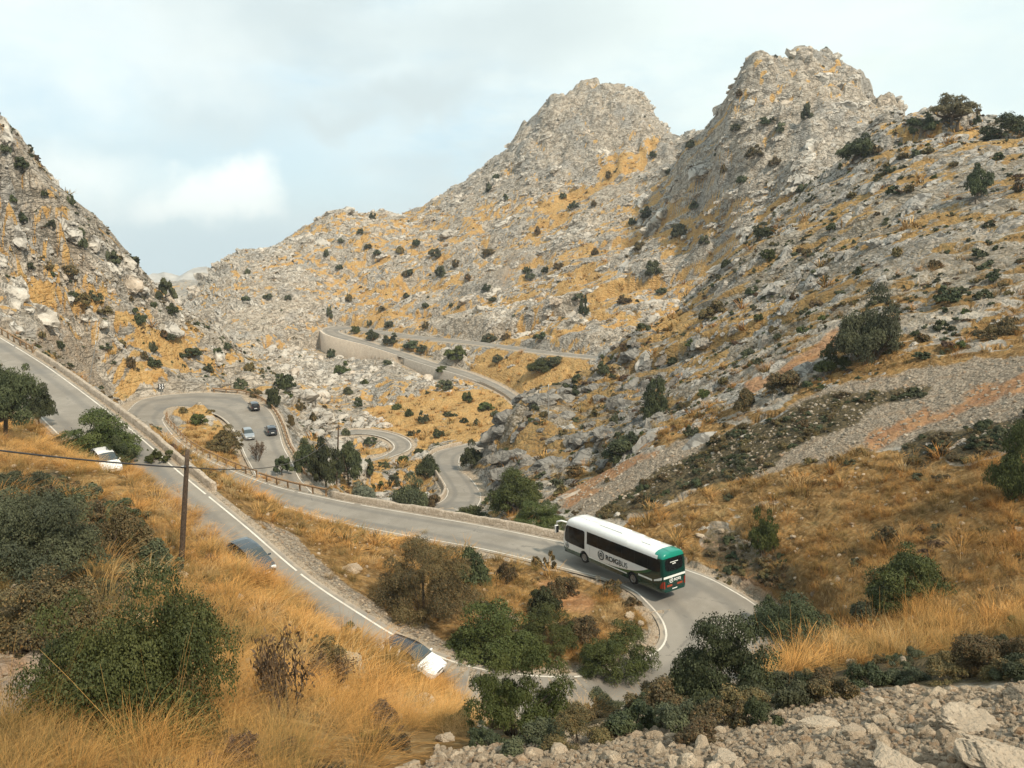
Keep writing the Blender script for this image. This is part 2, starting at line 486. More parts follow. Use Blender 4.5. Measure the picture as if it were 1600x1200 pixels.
ZZ = (T1 * YY).astype(np.float32)
PXg, PYg = pix(Ug[None, :].repeat(NW, 0), T1)
PXg, PYg = PXg.astype(np.float32), PYg.astype(np.float32)


# ---------------------------------------------------------------- what covers the ground where
WPX = PXg + fbm(XX / YY * 26, np.log(YY) * 14 + T1 * 30, 201, 4, .6) * 34
WPY = PYg + fbm(XX / YY * 26, np.log(YY) * 14 + T1 * 30, 211, 4, .6) * 20


def inpoly(poly, soft=0):
    x, y = WPX, WPY
    r = np.zeros(x.shape, bool)
    m = len(poly)
    for i in range(m):
        (x0, y0), (x1, y1) = poly[i], poly[(i + 1) % m]
        if y0 == y1:
            continue
        c = ((y0 > y) != (y1 > y)) & (x < (x1 - x0) * (y - y0) / (y1 - y0) + x0)
        r ^= c
    return r


def blur(a, k):
    for ax in (0, 1):
        for _ in range(2):
            c = np.cumsum(np.concatenate([np.repeat(np.take(a, [0], ax), k + 1, ax), a, np.repeat(np.take(a, [-1], ax), k, ax)], ax), ax, dtype=np.float64)
            L = a.shape[ax]
            a = ((np.take(c, np.arange(2 * k + 1, 2 * k + 1 + L), ax) - np.take(c, np.arange(0, L), ax)) / (2 * k + 1)).astype(np.float32)
    return a


near_ok = YY < 75
GRASS = np.where(YY > 110, .30, .2).astype(np.float32)
P_far_slope = [(470, 330), (700, 320), (870, 300), (1000, 240), (1060, 300), (1180, 330), (1130, 400), (1000, 490), (930, 560), (800, 600), (640, 560), (500, 500), (420, 480), (330, 470)]
GRASS[(PYg < 300) & (PXg > 640) & (YY > 250)] = .16
GRASS[inpoly([(1000, 520), (1150, 380), (1330, 240), (1600, 200), (1900, 200), (1900, 520), (1500, 540), (1200, 620), (1000, 700), (850, 740), (800, 640)]) & (YY > 85) & (YY < 235)] = .42
GRASS[inpoly(P_far_slope) & (YY > 240)] = .40
GRASS[inpoly([(860, 400), (1000, 340), (1140, 360), (1080, 470), (960, 560), (830, 590), (720, 560), (780, 480)]) & (YY > 230)] = .50
GRASS[inpoly([(1045, 215), (1010, 240), (975, 262), (930, 300), (875, 320), (840, 345), (830, 320), (900, 285), (950, 262), (950, 232), (1000, 222)]) & (YY > 300)] = .86
GRASS[inpoly([(560, 640), (640, 610), (700, 600), (790, 620), (800, 640), (770, 690), (720, 690), (660, 690), (640, 680), (600, 670)]) & (YY > 170)] = .86
GRASS[inpoly([(760, 560), (900, 570), (880, 600), (800, 615), (700, 580)]) & (YY > 200)] = .8
GRASS[inpoly([(540, 680), (600, 690), (612, 706), (580, 725), (540, 715)]) & (YY > 150)] = .8
GRASS[inpoly([(170, 505), (230, 490), (330, 545), (330, 570), (260, 600), (190, 590)]) & (YY > 140)] = .72
GRASS[inpoly([(0, 310), (60, 320), (130, 380), (200, 470), (120, 430), (0, 400)]) & (YY > 120)] = .48
GRASS[inpoly([(540, 720), (600, 700), (700, 700), (680, 790), (520, 790)]) & (YY > 100)] = .6
G_left = [(-400, 600), (0, 600), (60, 640), (150, 690), (230, 725), (290, 770), (340, 830), (430, 890), (520, 975), (600, 1010), (690, 1060), (760, 1090), (740, 1165), (640, 1190), (560, 1300), (-400, 1300)]
GRASS[inpoly(G_left) & (YY < 76)] = .92
G_mid = [(200, 690), (300, 690), (420, 745), (480, 800), (640, 838), (760, 862), (880, 890), (985, 920), (1035, 970), (1040, 1000), (1015, 1025), (870, 1060), (740, 1043), (640, 1005), (470, 897), (380, 820), (280, 738), (200, 672)]
GRASS[inpoly(G_mid) & (YY > 42) & (YY < 110)] = .86
G_right = [(1040, 860), (960, 840), (1050, 760), (1150, 745), (1300, 700), (1345, 700), (1500, 720), (1600, 690), (1900, 640), (1900, 1010), (1600, 1000), (1300, 1060), (1180, 1080), (1190, 950)]
GRASS[inpoly(G_right) & (YY > 14) & (YY < 78)] = .93
GRASS[inpoly([(700, 1090), (1000, 1085), (1180, 1040), (1180, 1100), (1000, 1120), (740, 1160)]) & (YY < 45)] = .42
GRASS[inpoly([(1000, 650), (1200, 640), (1340, 540), (1600, 500), (1600, 560), (1380, 590), (1180, 650), (1060, 720)]) & (YY > 70) & (YY < 125)] = .7
GRASS[inpoly([(262, 650), (300, 640), (350, 655), (375, 690), (440, 745), (470, 765), (400, 750), (300, 705)]) & (YY > 95) & (YY < 150)] = .75
GRASS[inpoly([(1040, 470), (1110, 500), (1060, 530), (1020, 540)]) & (YY > 120)] = .7
GRASS[inpoly([(1420, 190), (1600, 210), (1600, 260), (1500, 290), (1420, 240)]) & (YY > 120)] = .5
SCREE = np.zeros(XX.shape, np.float32)
SCREE[inpoly([(560, 1300), (640, 1190), (740, 1160), (1000, 1118), (1250, 1108), (1400, 1076), (1600, 1066), (1900, 1040), (1900, 1300)]) & (YY < 15.5)] = 1
SCREE[inpoly([(1180, 660), (1250, 620), (1400, 580), (1600, 550), (1900, 500), (1900, 650), (1600, 690), (1340, 705), (1180, 745), (1090, 740), (950, 800), (940, 820), (850, 790), (1030, 690)]) & (YY > 55) & (YY < 110)] = .8
SCREE[inpoly([(385, 815), (480, 890), (600, 980), (740, 1040), (870, 1055), (1020, 1020), (1036, 985), (1000, 985), (960, 1030), (860, 1035), (740, 1020), (600, 950), (470, 850), (400, 795)]) & (YY > 42) & (YY < 62)] = .9
SCREE[inpoly([(40, 530), (120, 440), (170, 500), (200, 640), (190, 655), (120, 600)]) & (YY > 118)] = .6
SCREE[inpoly([(800, 380), (840, 400), (800, 470), (770, 440)]) & (YY > 300)] = .5
SCREE[inpoly([(750, 535), (930, 545), (900, 552), (760, 540)]) & (YY > 200)] = .5
SOIL = np.zeros(XX.shape, np.float32)
SOIL[inpoly([(845, 780), (1030, 688), (1045, 690), (1000, 725), (880, 800)]) & (YY > 70)] = .9
SOIL[inpoly([(1330, 690), (1450, 640), (1600, 585), (1800, 530), (1800, 560), (1600, 615), (1450, 665), (1370, 705)]) & (YY > 50) & (YY < 110)] = .92
SOIL[inpoly([(1170, 590), (1240, 545), (1300, 505), (1310, 540), (1270, 575), (1180, 620)]) & (YY > 75)] = .9
SOIL[inpoly([(850, 905), (950, 930), (930, 960), (850, 945)]) & (YY > 44) & (YY < 75)] = .8
SOIL[inpoly([(1070, 850), (1100, 880), (1180, 950), (1220, 950), (1200, 870), (1120, 820)]) & (YY > 40) & (YY < 75)] = .55
SOIL[inpoly([(1100, 1080), (1500, 1060), (1400, 1110)]) & (YY < 15.5)] = .4
HEATH = np.zeros(XX.shape, np.float32)
HEATH[inpoly([(1060, 720), (1180, 650), (1300, 612), (1460, 600), (1450, 622), (1380, 645), (1260, 690), (1180, 740), (1090, 762), (980, 815), (930, 800), (960, 770)]) & (YY > 55) & (YY < 115)] = 1
HEATH[inpoly([(1400, 700), (1500, 665), (1620, 650), (1900, 600), (1900, 660), (1600, 700), (1430, 735)]) & (YY > 45) & (YY < 90)] = 1
HEATH[inpoly([(-300, 700), (0, 740), (90, 745), (190, 800), (250, 850), (255, 890), (200, 960), (0, 1010), (-300, 1010)]) & (YY < 60)] = 1
HEATH[inpoly([(870, 1100), (1000, 1090), (1180, 1075), (1300, 1050), (1400, 1030), (1600, 1000), (1900, 960), (1900, 1030), (1600, 1062), (1400, 1068), (1250, 1100), (1150, 1125), (1000, 1130), (850, 1165), (720, 1160)]) & (YY < 27)] = 1
HEATH[inpoly([(1080, 480), (1180, 360), (1330, 260), (1440, 200), (1900, 200), (1900, 500), (1500, 530), (1300, 500), (1180, 560), (1000, 690), (860, 720), (800, 660), (1000, 560)]) & (YY > 95) & (YY < 235)] = .50
BARE = inpoly([(-80, 950), (70, 960), (110, 1010), (90, 1110), (-80, 1150)]) & (YY < 24)
GRASS[BARE] = .45
SOIL[BARE] = .45
BARE2 = inpoly([(360, 800), (400, 850), (470, 905), (520, 980), (470, 960), (400, 900), (330, 840)]) & (YY < 42)
CLIFF_P = [(750, 740), (770, 670), (800, 630), (840, 590), (900, 580), (1000, 520), (1060, 540), (1040, 660), (960, 720), (860, 750)]
GRASS[inpoly(CLIFF_P) & (YY > 100) & (YY < 185)] = .50
HEATH[inpoly(CLIFF_P) & (YY > 100) & (YY < 185)] = .55
HEATH[inpoly([(1075, 850), (1100, 885), (1190, 955), (1240, 960), (1260, 880), (1200, 830), (1120, 815)]) & (YY > 44) & (YY < 75)] = .62  # heath tone darkens the bank: its own brown plus painted deep shade
GRASS[inpoly([(1075, 850), (1100, 885), (1190, 955), (1240, 960), (1220, 880), (1190, 840), (1120, 815)]) & (YY > 44) & (YY < 75)] = .5
kb = max(2, int(4 * Q))
GRASS, SCREE, SOIL, HEATH = [blur(a, kb) for a in (GRASS, SCREE, SOIL, HEATH)]

# ---------------------------------------------------------------- crags, blocks and cracks in the relief
rock = np.clip(1 - .75 * sstep(GRASS, .45, .85) - .95 * SCREE - .8 * SOIL - .5 * HEATH, .08, 1)
sa = (XX * .94 + YY * .34).astype(np.float32)                      # strike of the beds
sb = (YY * .55 - XX * .2 + ZZ * 1.05).astype(np.float32)
far_k = sstep(YY, 85, 190)
wx, wy = fbm(sa / 17, sb / 17, 11, 3) * 4, fbm(sa / 17, sb / 17, 21, 3) * 4
cell = YY * .0045                                                  # grid spacing on the ground
disp = np.zeros(XX.shape, np.float32)
CRK = np.zeros(XX.shape, np.float32)
disp += fbm(XX / 46, YY / 46, 31, 4) * 4.2 * far_k * np.clip(YY / 300, .3, 1.4)
rid = 1 - np.abs(fbm((sa + wx) / 24, (sb + wy) / 24, 41, 4))
pk = sstep(PYg, 330, 230) * sstep(YY, 270, 320)
disp += (rid - .75) * (6.0 + 5 * pk) * far_k * rock
gul = 1 - np.abs(fbm((XX + wx) / 17, (YY + ZZ * .6 + wy) / 80, 43, 4))
disp += (gul - .86) * 8 * pk
hp, cp_ = facets((XX + wx) / 15, (ZZ + YY * .3 + wy) / 11, 45)
disp += (hp * 5 - 2.2 * np.exp(-cp_ / .09)) * pk
cell = np.repeat(np.gradient(Yg)[:, None], NU, 1).astype(np.float32) * 1.1
for s_, a_, ec, sd_ in ((30., 5.0, .07, 47), (13., 2.4, .09, 51), (5.6, 1.3, .10, 61), (2.5, .8, .12, 71), (1.1, .42, .14, 81), (.5, .2, .15, 91)):
    vis = sstep(s_ / cell, 1.6, 4.0) * (sstep(YY, 190, 300) if s_ > 20 else (sstep(YY, 70, 150) if s_ > 4 else (sstep(YY, 25, 80) if s_ > 2 else 1.0)))
    rr = np.where(vis.max(1) > 0)[0] if hasattr(vis, 'max') else np.arange(NW)
    hh, cr = facets((sa[rr] + wx[rr] * .5 + fbm(sa[rr] / s_, sb[rr] / s_, sd_ + 5, 2) * s_ * .35) / (s_ * 1.45), (sb[rr] + wy[rr] * .5 + fbm(sa[rr] / s_, sb[rr] / s_, sd_ + 8, 2) * s_ * .3) / s_, sd_)
    # outcrops come and go
    oc = .35 + .65 * sstep(fbm(XX[rr] / (s_ * 5) + 7, ZZ[rr] / (s_ * 4) + YY[rr] / (s_ * 6), sd_ + 31, 3), -.25, .2)
    ck = np.exp(-cr / ec) * vis[rr] * rock[rr] * oc
    disp[rr] += a_ * hh * vis[rr] * rock[rr] * oc - a_ * .5 * ck
    if s_ > .8:
        CRK[rr] = np.maximum(CRK[rr], ck * (.6 if s_ > 10 else 1))
disp += fbm(XX / 3.1, YY / 3.1, 101, 4) * .35 * (1 - .7 * SCREE) * sstep(YY, 6, 30)
disp += fbm(XX / .55, YY / .55, 111, 3) * .04 * sstep(YY, 8, 20)
patch = fbm((sa + wx) / 14, (sb + wy) / 9, 121, 5, .6)
patch2 = fbm((sa + wx) / 5, (sb + wy) / 3, 131, 4, .6)
patch3 = fbm(sa / 1.7, sb / 1.1, 137, 3, .6)
COVER_G = np.clip(sstep(GRASS * 1.25 + patch * .42 + patch2 * .5 + patch3 * .5 - .35 * (hgh := sstep(disp, .3, 2.5) * far_k) + .3 * CRK * far_k, .36, .86), 0, 1)
ZB = ZZ.copy()
QUIET = blur(((PXg > 492) & (PXg < 650) & (PYg > 505) & (PYg < 600) & (YY > 270) & (YY < 415)).astype(np.float32), kb * 3)
disp *= 1 - .88 * QUIET
sm = disp.copy()                                                   # round off the stair-steps of far blocks
for _ in range(1):
    sm[:, 1:-1] = .25 * sm[:, :-2] + .5 * sm[:, 1:-1] + .25 * sm[:, 2:]
sm[1:-1] = .25 * sm[:-2] + .5 * sm[1:-1] + .25 * sm[2:]
disp = disp + (sm - disp) * sstep(YY, 70, 130)
ZZ = ZZ + disp

# ---------------------------------------------------------------- cut the roads in
ROADM = np.zeros(XX.shape, np.float32)
DROP = np.zeros(XX.shape, np.float32)                              # height of a retaining wall under the outer edge
zr = np.zeros(XX.shape, np.float32)
er = np.full(XX.shape, 1e3, np.float32)
for R in ROADS:
    cen = .5 * (R[:, :3] + R[:, 3:])
    nrm = (R[:, 3:5] - R[:, :2])
    tg = np.gradient(cen[:, :2], axis=0)
    tg /= np.linalg.norm(tg, axis=1)[:, None] + 1e-9
    pn = np.stack([-tg[:, 1], tg[:, 0]], 1)
    dt = (pn * nrm).sum(1)
    hw = np.maximum(.5 * np.abs(dt), 2.0)
    nrm = pn * np.sign(dt)[:, None]
    epx = pix(R[:, 0] / R[:, 1], R[:, 2] / R[:, 1])[0]
    Hd = np.interp(epx, [490, 500, 525, 560, 600, 618, 626, 634, 680, 720, 748], [0, 9, 9, 7.5, 4, 2.5, 0, 2, 4.2, 3.2, 0]) * (np.arange(len(R)) < np.argmin(epx)) if R is ROADS[2] else np.zeros(len(R))
    for i0 in range(0, len(R), 8):
        sl = slice(i0, min(i0 + 8, len(R)))
        c, nn, h_ = cen[sl], nrm[sl], hw[sl]
        rad = h_.max() + 14 + .02 * c[:, 1].max()
        y0, y1 = c[:, 1].min() - rad, c[:, 1].max() + rad
        r0, r1 = np.searchsorted(Yg, max(y0, 3.7)), np.searchsorted(Yg, y1)
        us = np.array([(c[:, 0].min() - rad) / y0, (c[:, 0].min() - rad) / y1, (c[:, 0].max() + rad) / y0, (c[:, 0].max() + rad) / y1])
        c0, c1 = np.searchsorted(Ug, us.min()), np.searchsorted(Ug, us.max())
        if r1 <= r0 or c1 <= c0:
            continue
        X, Y = XX[r0:r1, c0:c1], YY[r0:r1, c0:c1]
        best, bz, bh = None, None, None
        for k in range(len(c)):
            dx, dy = X - c[k, 0], Y - c[k, 1]
            dd = np.sqrt(dx * dx + dy * dy)
            s_ = dx * nn[k, 0] + dy * nn[k, 1]
            e = np.maximum(dd - h_[k], 0) if False else np.sqrt(np.maximum(np.abs(s_) - h_[k], 0) ** 2 + np.maximum(np.sqrt(np.maximum(dd * dd - s_ * s_, 0)) - .5, 0) ** 2)
            zz = c[k, 2] + (R[i0 + k, 5] - R[i0 + k, 2]) * np.clip(s_ / (2 * h_[k]), -.5, .5)
            if best is None:
                best, bz, bh = e, zz, np.where((s_ < -h_[k] - .5) & (np.abs(dd * dd - s_ * s_) < 9), Hd[i0 + k], 0)
            else:
                m = e < best
                hq = np.where((s_ < -h_[k] - .5) & (np.abs(dd * dd - s_ * s_) < 9), Hd[i0 + k], 0)
                best, bz, bh = np.where(m, e, best), np.where(m, zz, bz), np.where(m, hq, bh)
        # keep, for every vertex, the nearest stretch of road
        m = best < er[r0:r1, c0:c1]
        er[r0:r1, c0:c1] = np.where(m, best, er[r0:r1, c0:c1])
        zr[r0:r1, c0:c1] = np.where(m, bz, zr[r0:r1, c0:c1])
        DROP[r0:r1, c0:c1] = np.where(m, bh, DROP[r0:r1, c0:c1])
marg = np.where(DROP > 0, .8, .75 + .0045 * YY)
e2 = np.maximum(er - marg, 0)
wob = 1 + .3 * fbm(XX / 2.2, YY / 2.2, 141, 3)
lo, hi = zr - .9 * e2 * wob - .07 - .0006 * YY - DROP, zr + np.where(DROP > 0, .1, np.where(YY < 80, 2.9, 1.6)) * e2 * wob - .07 - .0006 * YY - DROP
inr = er < 200
ZZ = np.where(inr, np.clip(ZZ, lo, hi), ZZ).astype(np.float32)
ROADM = np.where(inr, 1 - sstep(er, .5, 1.6 + .006 * YY), 0).astype(np.float32)
TT = ZZ / YY
COVER_G *= 1 - ROADM


def ground(x, y):
    u, w = x / y, math.log(y)
    c = np.clip((u - Ug[0]) / (Ug[1] - Ug[0]), 0, NU - 1.001)
    r = np.clip(np.interp(w, Wg, np.arange(NW)), 0, NW - 1.001)
    i, j = int(r), int(c)
    a, b = r - i, c - j
    return float((ZZ[i, j] * (1 - b) + ZZ[i, j + 1] * b) * (1 - a) + (ZZ[i + 1, j] * (1 - b) + ZZ[i + 1, j + 1] * b) * a)


def hit(px, py, dmin=3.7, dmax=1000):
    """first ground point that the sight line px, py meets beyond dmin"""
    u, t = ray(px, py)
    j = int(np.clip(round((u - Ug[0]) / (Ug[1] - Ug[0])), 0, NU - 1))
    r0 = int(np.searchsorted(Yg, dmin))
    col = TT[r0:, j]
    k = np.argmax(col >= t)
    if col[k] < t or Yg[r0 + k] > dmax:
        return None
    i = r0 + k
    D = Yg[i]
    if k > 0:
        a = (t - TT[i - 1, j]) / max(1e-9, TT[i, j] - TT[i - 1, j])
        D = Yg[i - 1] + (Yg[i] - Yg[i - 1]) * np.clip(a, 0, 1)
    return Vector((u * D, D, ground(u * D, D)))
# ---------------------------------------------------------------- materials
class NT:
    def __init__(s, name, rough=.9, spec=.2):
        s.m = bpy.data.materials.new(name)
        s.m.use_nodes = True
        s.n, s.l = s.m.node_tree.nodes, s.m.node_tree.links
        s.b = s.n['Principled BSDF']
        s.b.inputs['Roughness'].default_value = rough
        s.b.inputs['Specular IOR Level'].default_value = spec

    def new(s, t, **k):
        o = s.n.new(t)
        for a, v in k.items():
            setattr(o, a, v)
        return o

    def put(s, sock, v):
        if isinstance(v, (int, float)):
            sock.default_value = v
        elif isinstance(v, tuple):
            sock.default_value = (*v, 1) if len(v) == 3 and sock.type == 'RGBA' else v
        else:
            s.l.new(v, sock)

    def math(s, op, a, b=0.0, clamp=False):
        o = s.new('ShaderNodeMath', operation=op, use_clamp=clamp)
        s.put(o.inputs[0], a)
        s.put(o.inputs[1], b)
        return o.outputs[0]

    def mix(s, f, a, b):
        o = s.new('ShaderNodeMix', data_type='RGBA')
        s.put(o.inputs[0], f)
        s.put(o.inputs[6], a)
        s.put(o.inputs[7], b)
        return o.outputs[2]

    def step(s, v, a, b, lo=0.0, hi=1.0):
        o = s.new('ShaderNodeMapRange', interpolation_type='SMOOTHSTEP')
        s.put(o.inputs['Value'], v)
        for k, x in (('From Min', a), ('From Max', b), ('To Min', lo), ('To Max', hi)):
            o.inputs[k].default_value = x
        return o.outputs['Result']

    def coords(s, scale=(1, 1, 1), rot=(0, 0, 0), which='Object'):
        tc = s.new('ShaderNodeTexCoord')
        m = s.new('ShaderNodeMapping')
        m.inputs['Scale'].default_value = scale
        m.inputs['Rotation'].default_value = rot
        s.l.new(tc.outputs[which], m.inputs['Vector'])
        return m.outputs[0]

    def noise(s, vec, scale, detail=4, rough=.5, dist=0.0):
        o = s.new('ShaderNodeTexNoise')
        s.put(o.inputs['Vector'], vec)
        o.inputs['Scale'].default_value = scale
        o.inputs['Detail'].default_value = detail
        o.inputs['Roughness'].default_value = rough
        o.inputs['Distortion'].default_value = dist
        return o.outputs['Fac']

    def vor(s, vec, scale, feature='F1', rnd=1.0):
        o = s.new('ShaderNodeTexVoronoi', feature=feature)
        s.put(o.inputs['Vector'], vec)
        o.inputs['Scale'].default_value = scale
        o.inputs['Randomness'].default_value = rnd
        return o

    def bump(s, h, strength, dist, prev=None):
        o = s.new('ShaderNodeBump')
        s.put(o.inputs['Height'], h)
        o.inputs['Strength'].default_value = strength
        s.put(o.inputs['Distance'], dist)
        if prev is not None:
            s.l.new(prev, o.inputs['Normal'])
        return o.outputs[0]

    def attr(s, name, kind='GEOMETRY'):
        return s.new('ShaderNodeAttribute', attribute_name=name, attribute_type=kind)

    def rnd(s):
        return s.new('ShaderNodeObjectInfo').outputs['Random']

    def base(s, c):
        s.put(s.b.inputs['Base Color'], c)
        return s.m

    def normal(s, nrm):
        s.l.new(nrm, s.b.inputs['Normal'])


def flat(name, col, rough=.5, spec=.4, metal=0.0, coat=0.0, vary=.06, vscale=4):
    m = NT(name, rough, spec)
    m.b.inputs['Metallic'].default_value = metal
    m.b.inputs['Coat Weight'].default_value = coat
    nz = m.noise(m.coords(), vscale, 5, .6)
    a = tuple(c * (1 - vary) for c in col)
    b = tuple(min(1, c * (1 + vary)) for c in col)
    return m.base(m.mix(m.step(nz, .3, .7), a, b))


def m_ground():
    m = NT('hillside', .95, .12)
    v = m.coords()
    cov = m.attr('cover').outputs['Color']
    sep = m.new('ShaderNodeSeparateColor')
    m.l.new(cov, sep.inputs[0])
    g, sc, so = sep.outputs[0], sep.outputs[1], sep.outputs[2]
    rd = m.attr('verge').outputs['Fac']
    he = m.attr('heath').outputs['Fac']
    fa = m.attr('far').outputs['Fac']
    n_big = m.noise(v, .06, 5, .6)
    n_mid = m.noise(v, .45, 6, .6, .4)
    n_fin = m.noise(v, 2.6, 7, .65)
    n_vf = m.noise(v, 11, 4, .6)
    # limestone: warm pale grey with blue-grey lichen bands and rust
    r = m.mix(m.step(n_mid, .34, .66), (.32, .265, .20), (.58, .51, .415))
    r = m.mix(m.math('MULTIPLY', m.step(n_big, .46, .64), .6), r, (.30, .30, .285))
    r = m.mix(m.math('MULTIPLY', m.step(n_fin, .54, .72), .55), r, (.58, .54, .47))
    r = m.mix(m.math('MULTIPLY', m.step(n_fin, .46, .30), .55), r, (.13, .125, .115))
    n_st = m.noise(m.coords((1, 1, .35)), .33, 4, .6, 1.0)
    r = m.mix(m.math('MULTIPLY', m.step(n_st, .58, .72), .5), r, (.43, .29, .16))
    # cracks between blocks hold soil and growth, with crevice shade painted in as well
    ed = m.vor(m.coords((.8, .5, 1.25), (0, 0, .35)), .8, 'DISTANCE_TO_EDGE').outputs['Distance']
    crk = m.math('MULTIPLY', m.step(m.math('ADD', m.attr('crack').outputs['Fac'], m.math('MULTIPLY', m.math('SUBTRACT', n_fin, .5), .8)), .42, .95), .7)
    r = m.mix(crk, r, (.13, .105, .07))
    # joints: irregular dark fractures and pockets of scrub in the beds
    vj = m.coords((.75, .5, 1.25), (0, .35, .3))
    for sc_, wd, wgt in ((.13, .022, .75), (.36, .030, .7)):
        nj = m.noise(vj, sc_, 7, .62, .8)
        ln = m.step(m.math('ABSOLUTE', m.math('SUBTRACT', nj, .5)), wd, wd * .25)
        pk_ = m.step(nj, .60, .66)
        r = m.mix(m.math('MULTIPLY', m.math('MULTIPLY', m.math('MAXIMUM', ln, m.math('MULTIPLY', pk_, .8)), wgt), m.math('ADD', .25, m.math('MULTIPLY', fa, .75))), r, (.095, .085, .065))
    # dry grass
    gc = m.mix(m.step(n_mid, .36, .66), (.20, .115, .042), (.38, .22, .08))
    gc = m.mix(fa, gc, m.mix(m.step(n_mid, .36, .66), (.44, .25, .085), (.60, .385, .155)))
    gc = m.mix(m.math('MULTIPLY', m.step(n_fin, .48, .66), .6), gc, (.52, .36, .175))
    gc = m.mix(m.math('MULTIPLY', m.step(n_fin, .47, .33), .7), gc, (.15, .105, .04))
    gc = m.mix(m.math('MULTIPLY', m.step(n_mid, .56, .68), .6), gc, (.17, .14, .06))
    gk = m.step(m.math('ADD', g, m.math('MULTIPLY', m.math('SUBTRACT', n_fin, .5), .9)), .38, .62)
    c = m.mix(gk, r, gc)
    # rubble
    st = m.vor(v, 5.5)
    stc = m.new('ShaderNodeSeparateColor')
    m.l.new(st.outputs['Color'], stc.inputs[0])
    rub = m.mix(stc.outputs[0], (.25, .20, .145), (.49, .41, .315))
    rub = m.mix(m.math('MULTIPLY', m.step(n_mid, .5, .7), .5), rub, (.40, .27, .16))
    rub = m.mix(m.math('MULTIPLY', m.step(st.outputs['Distance'], .42, .75), .6), rub, (.12, .09, .06))
    c = m.mix(m.step(m.math('ADD', sc, m.math('MULTIPLY', m.math('SUBTRACT', n_mid, .5), .9)), .35, .6), c, rub)
    soil = m.mix(m.step(n_mid, .35, .65), (.36, .17, .075), (.50, .27, .125))
    soil = m.mix(m.math('MULTIPLY', m.step(n_fin, .55, .7), .5), soil, (.55, .40, .27))
    c = m.mix(m.math('MULTIPLY', m.step(m.math('ADD', so, m.math('MULTIPLY', m.math('SUBTRACT', n_mid, .5), 1.1)), .3, .8), .85), c, soil)
    hc = m.mix(m.step(n_fin, .35, .65), (.06, .05, .03), (.17, .13, .07))
    c = m.mix(m.step(m.math('ADD', he, m.math('MULTIPLY', m.math('SUBTRACT', n_fin, .5), .8)), .4, .7), c, hc)
    vg = m.mix(m.step(n_vf, .35, .65), (.35, .27, .19), (.56, .46, .34))
    c = m.mix(m.step(m.math('ADD', rd, m.math('MULTIPLY', m.math('SUBTRACT', n_fin, .5), .5)), .3, .75), c, vg)
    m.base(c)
    hgt = m.math('ADD', m.math('MULTIPLY', n_mid, .5), m.math('ADD', m.math('MULTIPLY', m.math('MINIMUM', ed, .2), .8), m.math('MULTIPLY', n_fin, .34)))
    m.normal(m.bump(hgt, 1.0, 1.5))
    return m.m


def m_road():
    m = NT('asphalt', .88, .25)
    v = m.coords()
    n1, n2, n3 = m.noise(v, .22, 5, .6), m.noise(v, 1.6, 5, .6), m.noise(v, 60, 2, .5)
    c = m.mix(m.step(n1, .35, .65), (.235, .207, .168), (.305, .272, .225))
    c = m.mix(m.math('MULTIPLY', m.step(n2, .52, .7), .4), c, (.33, .30, .255))
    c = m.mix(m.math('MULTIPLY', m.step(n3, .4, .6), .25), c, (.12, .115, .105))
    lat = m.attr('lat').outputs['Fac']            # 0..1 across the carriageway: worn wheel tracks
    tr = m.math('ABSOLUTE', m.math('SUBTRACT', m.math('ABSOLUTE', m.math('SUBTRACT', lat, .5)), .24))
    c = m.mix(m.math('MULTIPLY', m.step(tr, .10, .02), .42), c, (.135, .128, .115))
    cr = m.vor(m.coords((1, 1, 1)), .21, 'DISTANCE_TO_EDGE').outputs['Distance']
    cr = m.math('ADD', cr, m.math('MULTIPLY', m.math('SUBTRACT', n2, .5), .14))
    c = m.mix(m.math('MULTIPLY', m.step(cr, .012, .002), m.math('MULTIPLY', m.step(n1, .45, .6), .4)), c, (.10, .095, .085))
    dust = m.step(m.math('ADD', m.math('ABSOLUTE', m.math('SUBTRACT', lat, .5)), m.math('MULTIPLY', m.math('SUBTRACT', n2, .5), .12)), .45, .51)
    c = m.mix(m.math('MULTIPLY', dust, .75), c, (.42, .34, .25))
    pt = m.step(m.noise(m.coords((.5, .5, .5)), .16, 2, .4), .60, .615)
    c = m.mix(m.math('MULTIPLY', pt, .35), c, (.155, .15, .138))
    m.base(c)
    m.normal(m.bump(n3, .3, .01))
    return m.m


def m_line():
    m = NT('white road paint', .7, .3)
    v = m.coords()
    n = m.noise(v, 9, 6, .7)
    c = m.mix(m.step(n, .54, .66), (.72, .665, .57), (.37, .335, .28))
    return m.base(m.mix(m.step(m.noise(v, .5, 3), .38, .65), c, (.55, .50, .42)))


def m_stone(name, a=(.50, .42, .33), b=(.36, .29, .215), s=2.6):
    m = NT(name, .92, .15)
    v = m.coords()
    vo = m.vor(v, s)
    sp = m.new('ShaderNodeSeparateColor')
    m.l.new(vo.outputs['Color'], sp.inputs[0])
    e = m.vor(v, s, 'DISTANCE_TO_EDGE').outputs['Distance']
    n = m.noise(v, 5, 6, .65)
    c = m.mix(sp.outputs[0], b, a)
    c = m.mix(m.math('MULTIPLY', m.step(n, .5, .7), .5), c, tuple(min(1, x * 1.25) for x in a))
    c = m.mix(m.math('MULTIPLY', m.step(n, .45, .3), .5), c, tuple(x * .5 for x in b))
    c = m.mix(m.math('MULTIPLY', m.step(e, .05, .01), .6), c, tuple(x * .55 for x in b))
    m.base(c)
    m.normal(m.bump(n, .8, .06, m.bump(m.math('MINIMUM', e, .12), .7, .25)))
    return m.m


